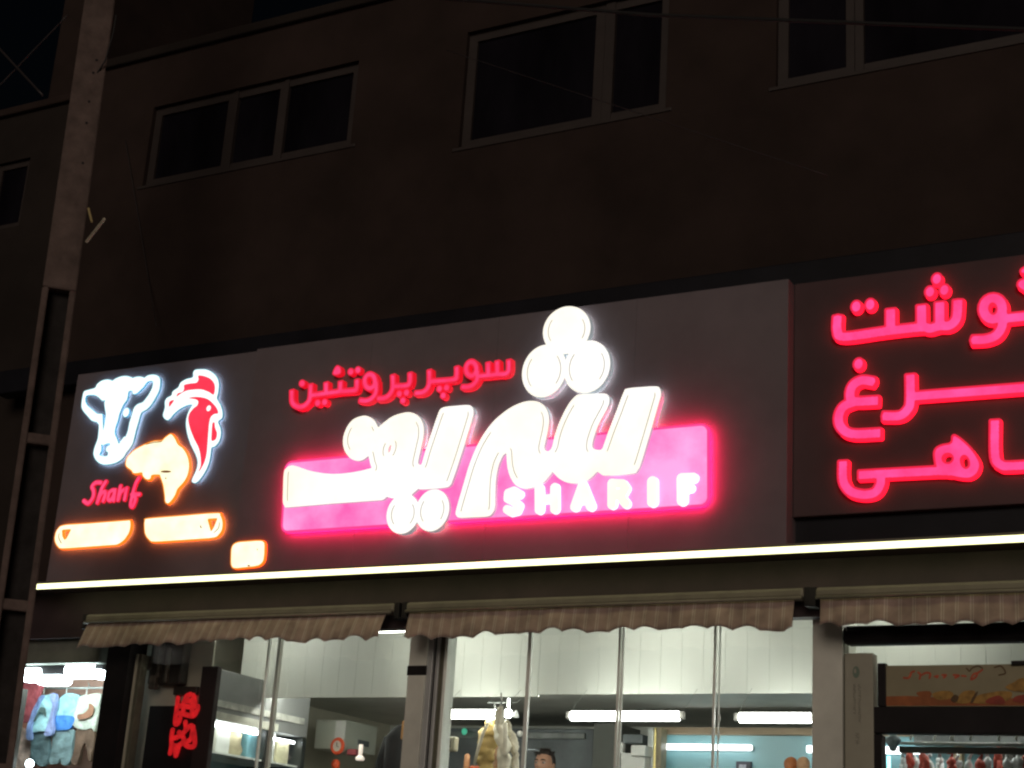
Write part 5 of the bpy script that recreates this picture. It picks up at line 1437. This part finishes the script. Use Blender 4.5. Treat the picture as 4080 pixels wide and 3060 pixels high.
for p0, p1, y0, y1, lab in ((80, 165, 2662, 2714, 'left bright flood lamp over the clothes'), (152, 256, 2690, 2728, 'long bright lamp just right of the left flood lamp'), (264, 372, 2644, 2700, 'right bright flood lamp over the clothes'), (366, 412, 2668, 2703, 'small bright lamp at the right end over the clothes')):
    q = at((p0 + p1) / 2, (y0 + y1) / 2, .05); w = at(p1, y0, .05).x - at(p0, y0, .05).x; h = at(p0, y0, .05).z - at(p0, y1, .05).z
    t = thing('flood_lamp', lab, 'lamp', (q.x, .05, q.z - h / 2), 'lamps over the clothes')
    k = MB(); k.box(q.x - w / 2, q.x + w / 2, -.0, .16, q.z - h / 2, q.z + h / 2, bev=.045); k.build('lens', m_flood, t, True)
    k = MB(); k.box(q.x - w / 2 + .01, q.x + w / 2 - .01, -.0 + .05, .11, q.z + h / 2 - .004, at(240, 2640, .1).z, bev=.01); k.build('housing', m_black, t)
q = at(118, 3043, .15); k = MB(); k.ball(q, .035, .03, .035, 14, 10); k = k.build('round_lamp', m_flood, None, True); tag(k, 'round white lamp low in the clothes shop', 'lamp')
CZ7 = Zoom(0, 2560, .30143, .5)
def garment(parent, name, pts, Y, m, puff=.035, n=4, extra=()):
    z_ = Zoom(0, 2560, .30143, Y)
    o = sign_piece(name, parent, Y, Y + .03, [z_.poly(pts, n=n)], mats=[m] * 4, step=.010, eps=.0012)
    bm = bmesh.new(); bm.from_mesh(o.data)
    bm.faces.ensure_lookup_table()
    # subdivide and pillow the cloth
    bmesh.ops.subdivide_edges(bm, edges=[e for e in bm.edges if e.calc_length() > .05], cuts=2, use_grid_fill=True)
    bm.to_mesh(o.data); bm.free()
    tx = bpy.data.textures.get('fold') or bpy.data.textures.new('fold', 'CLOUDS'); tx.noise_scale = .10
    dm = o.modifiers.new('folds', 'DISPLACE'); dm.texture = tx; dm.strength = puff; dm.direction = 'Y'; dm.mid_level = .5; dm.texture_coords = 'GLOBAL'
    for nm, p2, m2 in extra:
        sign_piece(nm, o, Y - .022, Y - .016, [z_.poly(p2)], mats=[m2] * 4, step=.006)
    return o
def outfit(label, sets, px, py):
    q = at(px, py, .5)
    t = thing('hanging_outfit', label, 'outfit', (q.x, .5, q.z), 'outfits hanging in the clothes shop')
    for s in sets: garment(t, *s[:4], **(s[4] if len(s) > 4 else {}))
    hz = Zoom(0, 2560, .30143, .5)
    x0 = min(p[0] for p in sets[0][1]); x1 = max(p[0] for p in sets[0][1]); y0 = min(p[1] for p in sets[0][1])
    c = at((x0 + x1) / 2 * .30143, 2560 + (y0 + 10) * .30143, .52)
    k = MB(); k.tube([c, c + Vector((0, 0, .05)), c + Vector((.02, 0, .08)), c + Vector((0, 0, .10))], .004, 6); k.build('hanger', m_steel, t)
mc = lambda n, c: mat(n, c, .85, vary=.35, scale=9, bump=.4)
outfit('rose pink top at the far left of the clothes shop', [('top', [(275, 520), (400, 515), (550, 540), (520, 680), (430, 900), (390, 1040), (215, 1035), (235, 880)], .50, mc('rose', (.55, .13, .15)))], 110, 2880)
outfit('pale blue sweater with long sleeves and dark green trousers', [
    ('sweater', [(560, 710), (640, 690), (720, 680), (740, 760), (690, 900), (650, 1020), (600, 1160), (520, 1170), (410, 1175), (420, 1000), (480, 800)], .47, mc('ice_blue', (.42, .72, .82)), dict(extra=(('printed_letter', [(560, 860), (620, 880), (625, 980), (590, 930), (540, 940), (490, 1040), (465, 1040), (520, 930)], mc('print_green', (.10, .16, .15))),))),
    ('sleeve', [(520, 720), (580, 705), (500, 850), (430, 1060), (400, 1280), (335, 1250), (370, 1080), (440, 870)], .455, mc('periwinkle', (.24, .32, .58))),
    ('sleeve', [(670, 690), (740, 680), (735, 830), (700, 1000), (690, 1200), (590, 1220), (640, 1040), (690, 850)], .452, mc('periwinkle2', (.30, .36, .62))),
    ('trousers', [(420, 1178), (600, 1172), (640, 1300), (610, 1610), (500, 1620), (480, 1500), (470, 1620), (400, 1560), (410, 1350)], .49, mc('slate_green', (.10, .16, .17)))], 160, 3060)
outfit('light blue sweater with bright blue hem and grey-green trousers', [
    ('sweater', [(830, 700), (930, 670), (1050, 710), (1000, 850), (975, 980), (700, 975), (720, 900), (770, 780)], .50, mc('sky_sweater', (.34, .62, .70))),
    ('hem', [(690, 975), (970, 975), (945, 1110), (870, 1155), (700, 1150), (690, 1060)], .495, mc('bright_blue', (.06, .22, .60))),
    ('trousers', [(720, 1160), (960, 1150), (960, 1300), (920, 1580), (810, 1610), (800, 1450), (770, 1590), (650, 1590), (680, 1380)], .51, mc('grey_green', (.18, .27, .28)))], 250, 3060)
outfit('grey-green sweater with a brown swirl and brown trousers', [
    ('sweater', [(1050, 720), (1180, 690), (1320, 680), (1310, 850), (1270, 1080), (1240, 1180), (1210, 1130), (1090, 1150), (960, 1090), (985, 930)], .50, mc('pale_sage', (.52, .56, .48)), dict(extra=(('printed_swirl', [(1200, 810), (1260, 850), (1250, 940), (1190, 1000), (1060, 1020), (1050, 960), (1130, 940), (1190, 880)], mc('swirl_brown', (.25, .12, .07))),))),
    ('trousers', [(1010, 1150), (1230, 1150), (1240, 1260), (1200, 1560), (1160, 1500), (1120, 1320), (1060, 1450), (1010, 1610), (940, 1560), (990, 1350)], .51, mc('earth_brown', (.14, .085, .055)))], 330, 3060)
outfit('long pale pink and cream garment at the lower left of the clothes shop', [('robe', [(215, 1130), (340, 1160), (420, 1290), (380, 1560), (330, 1659), (150, 1659), (180, 1330)], .52, mc('cream_pink', (.74, .52, .42)))], 80, 3065)
k = MB(); a = at(60, 2742, .5); b = at(410, 2742, .5); k.tube([(a.x, .53, a.z), (b.x, .53, a.z)], .009, 8); k = k.build('clothes_rail', m_steel, None, True); tag(k, 'steel rail above the hanging outfits', 'rail')
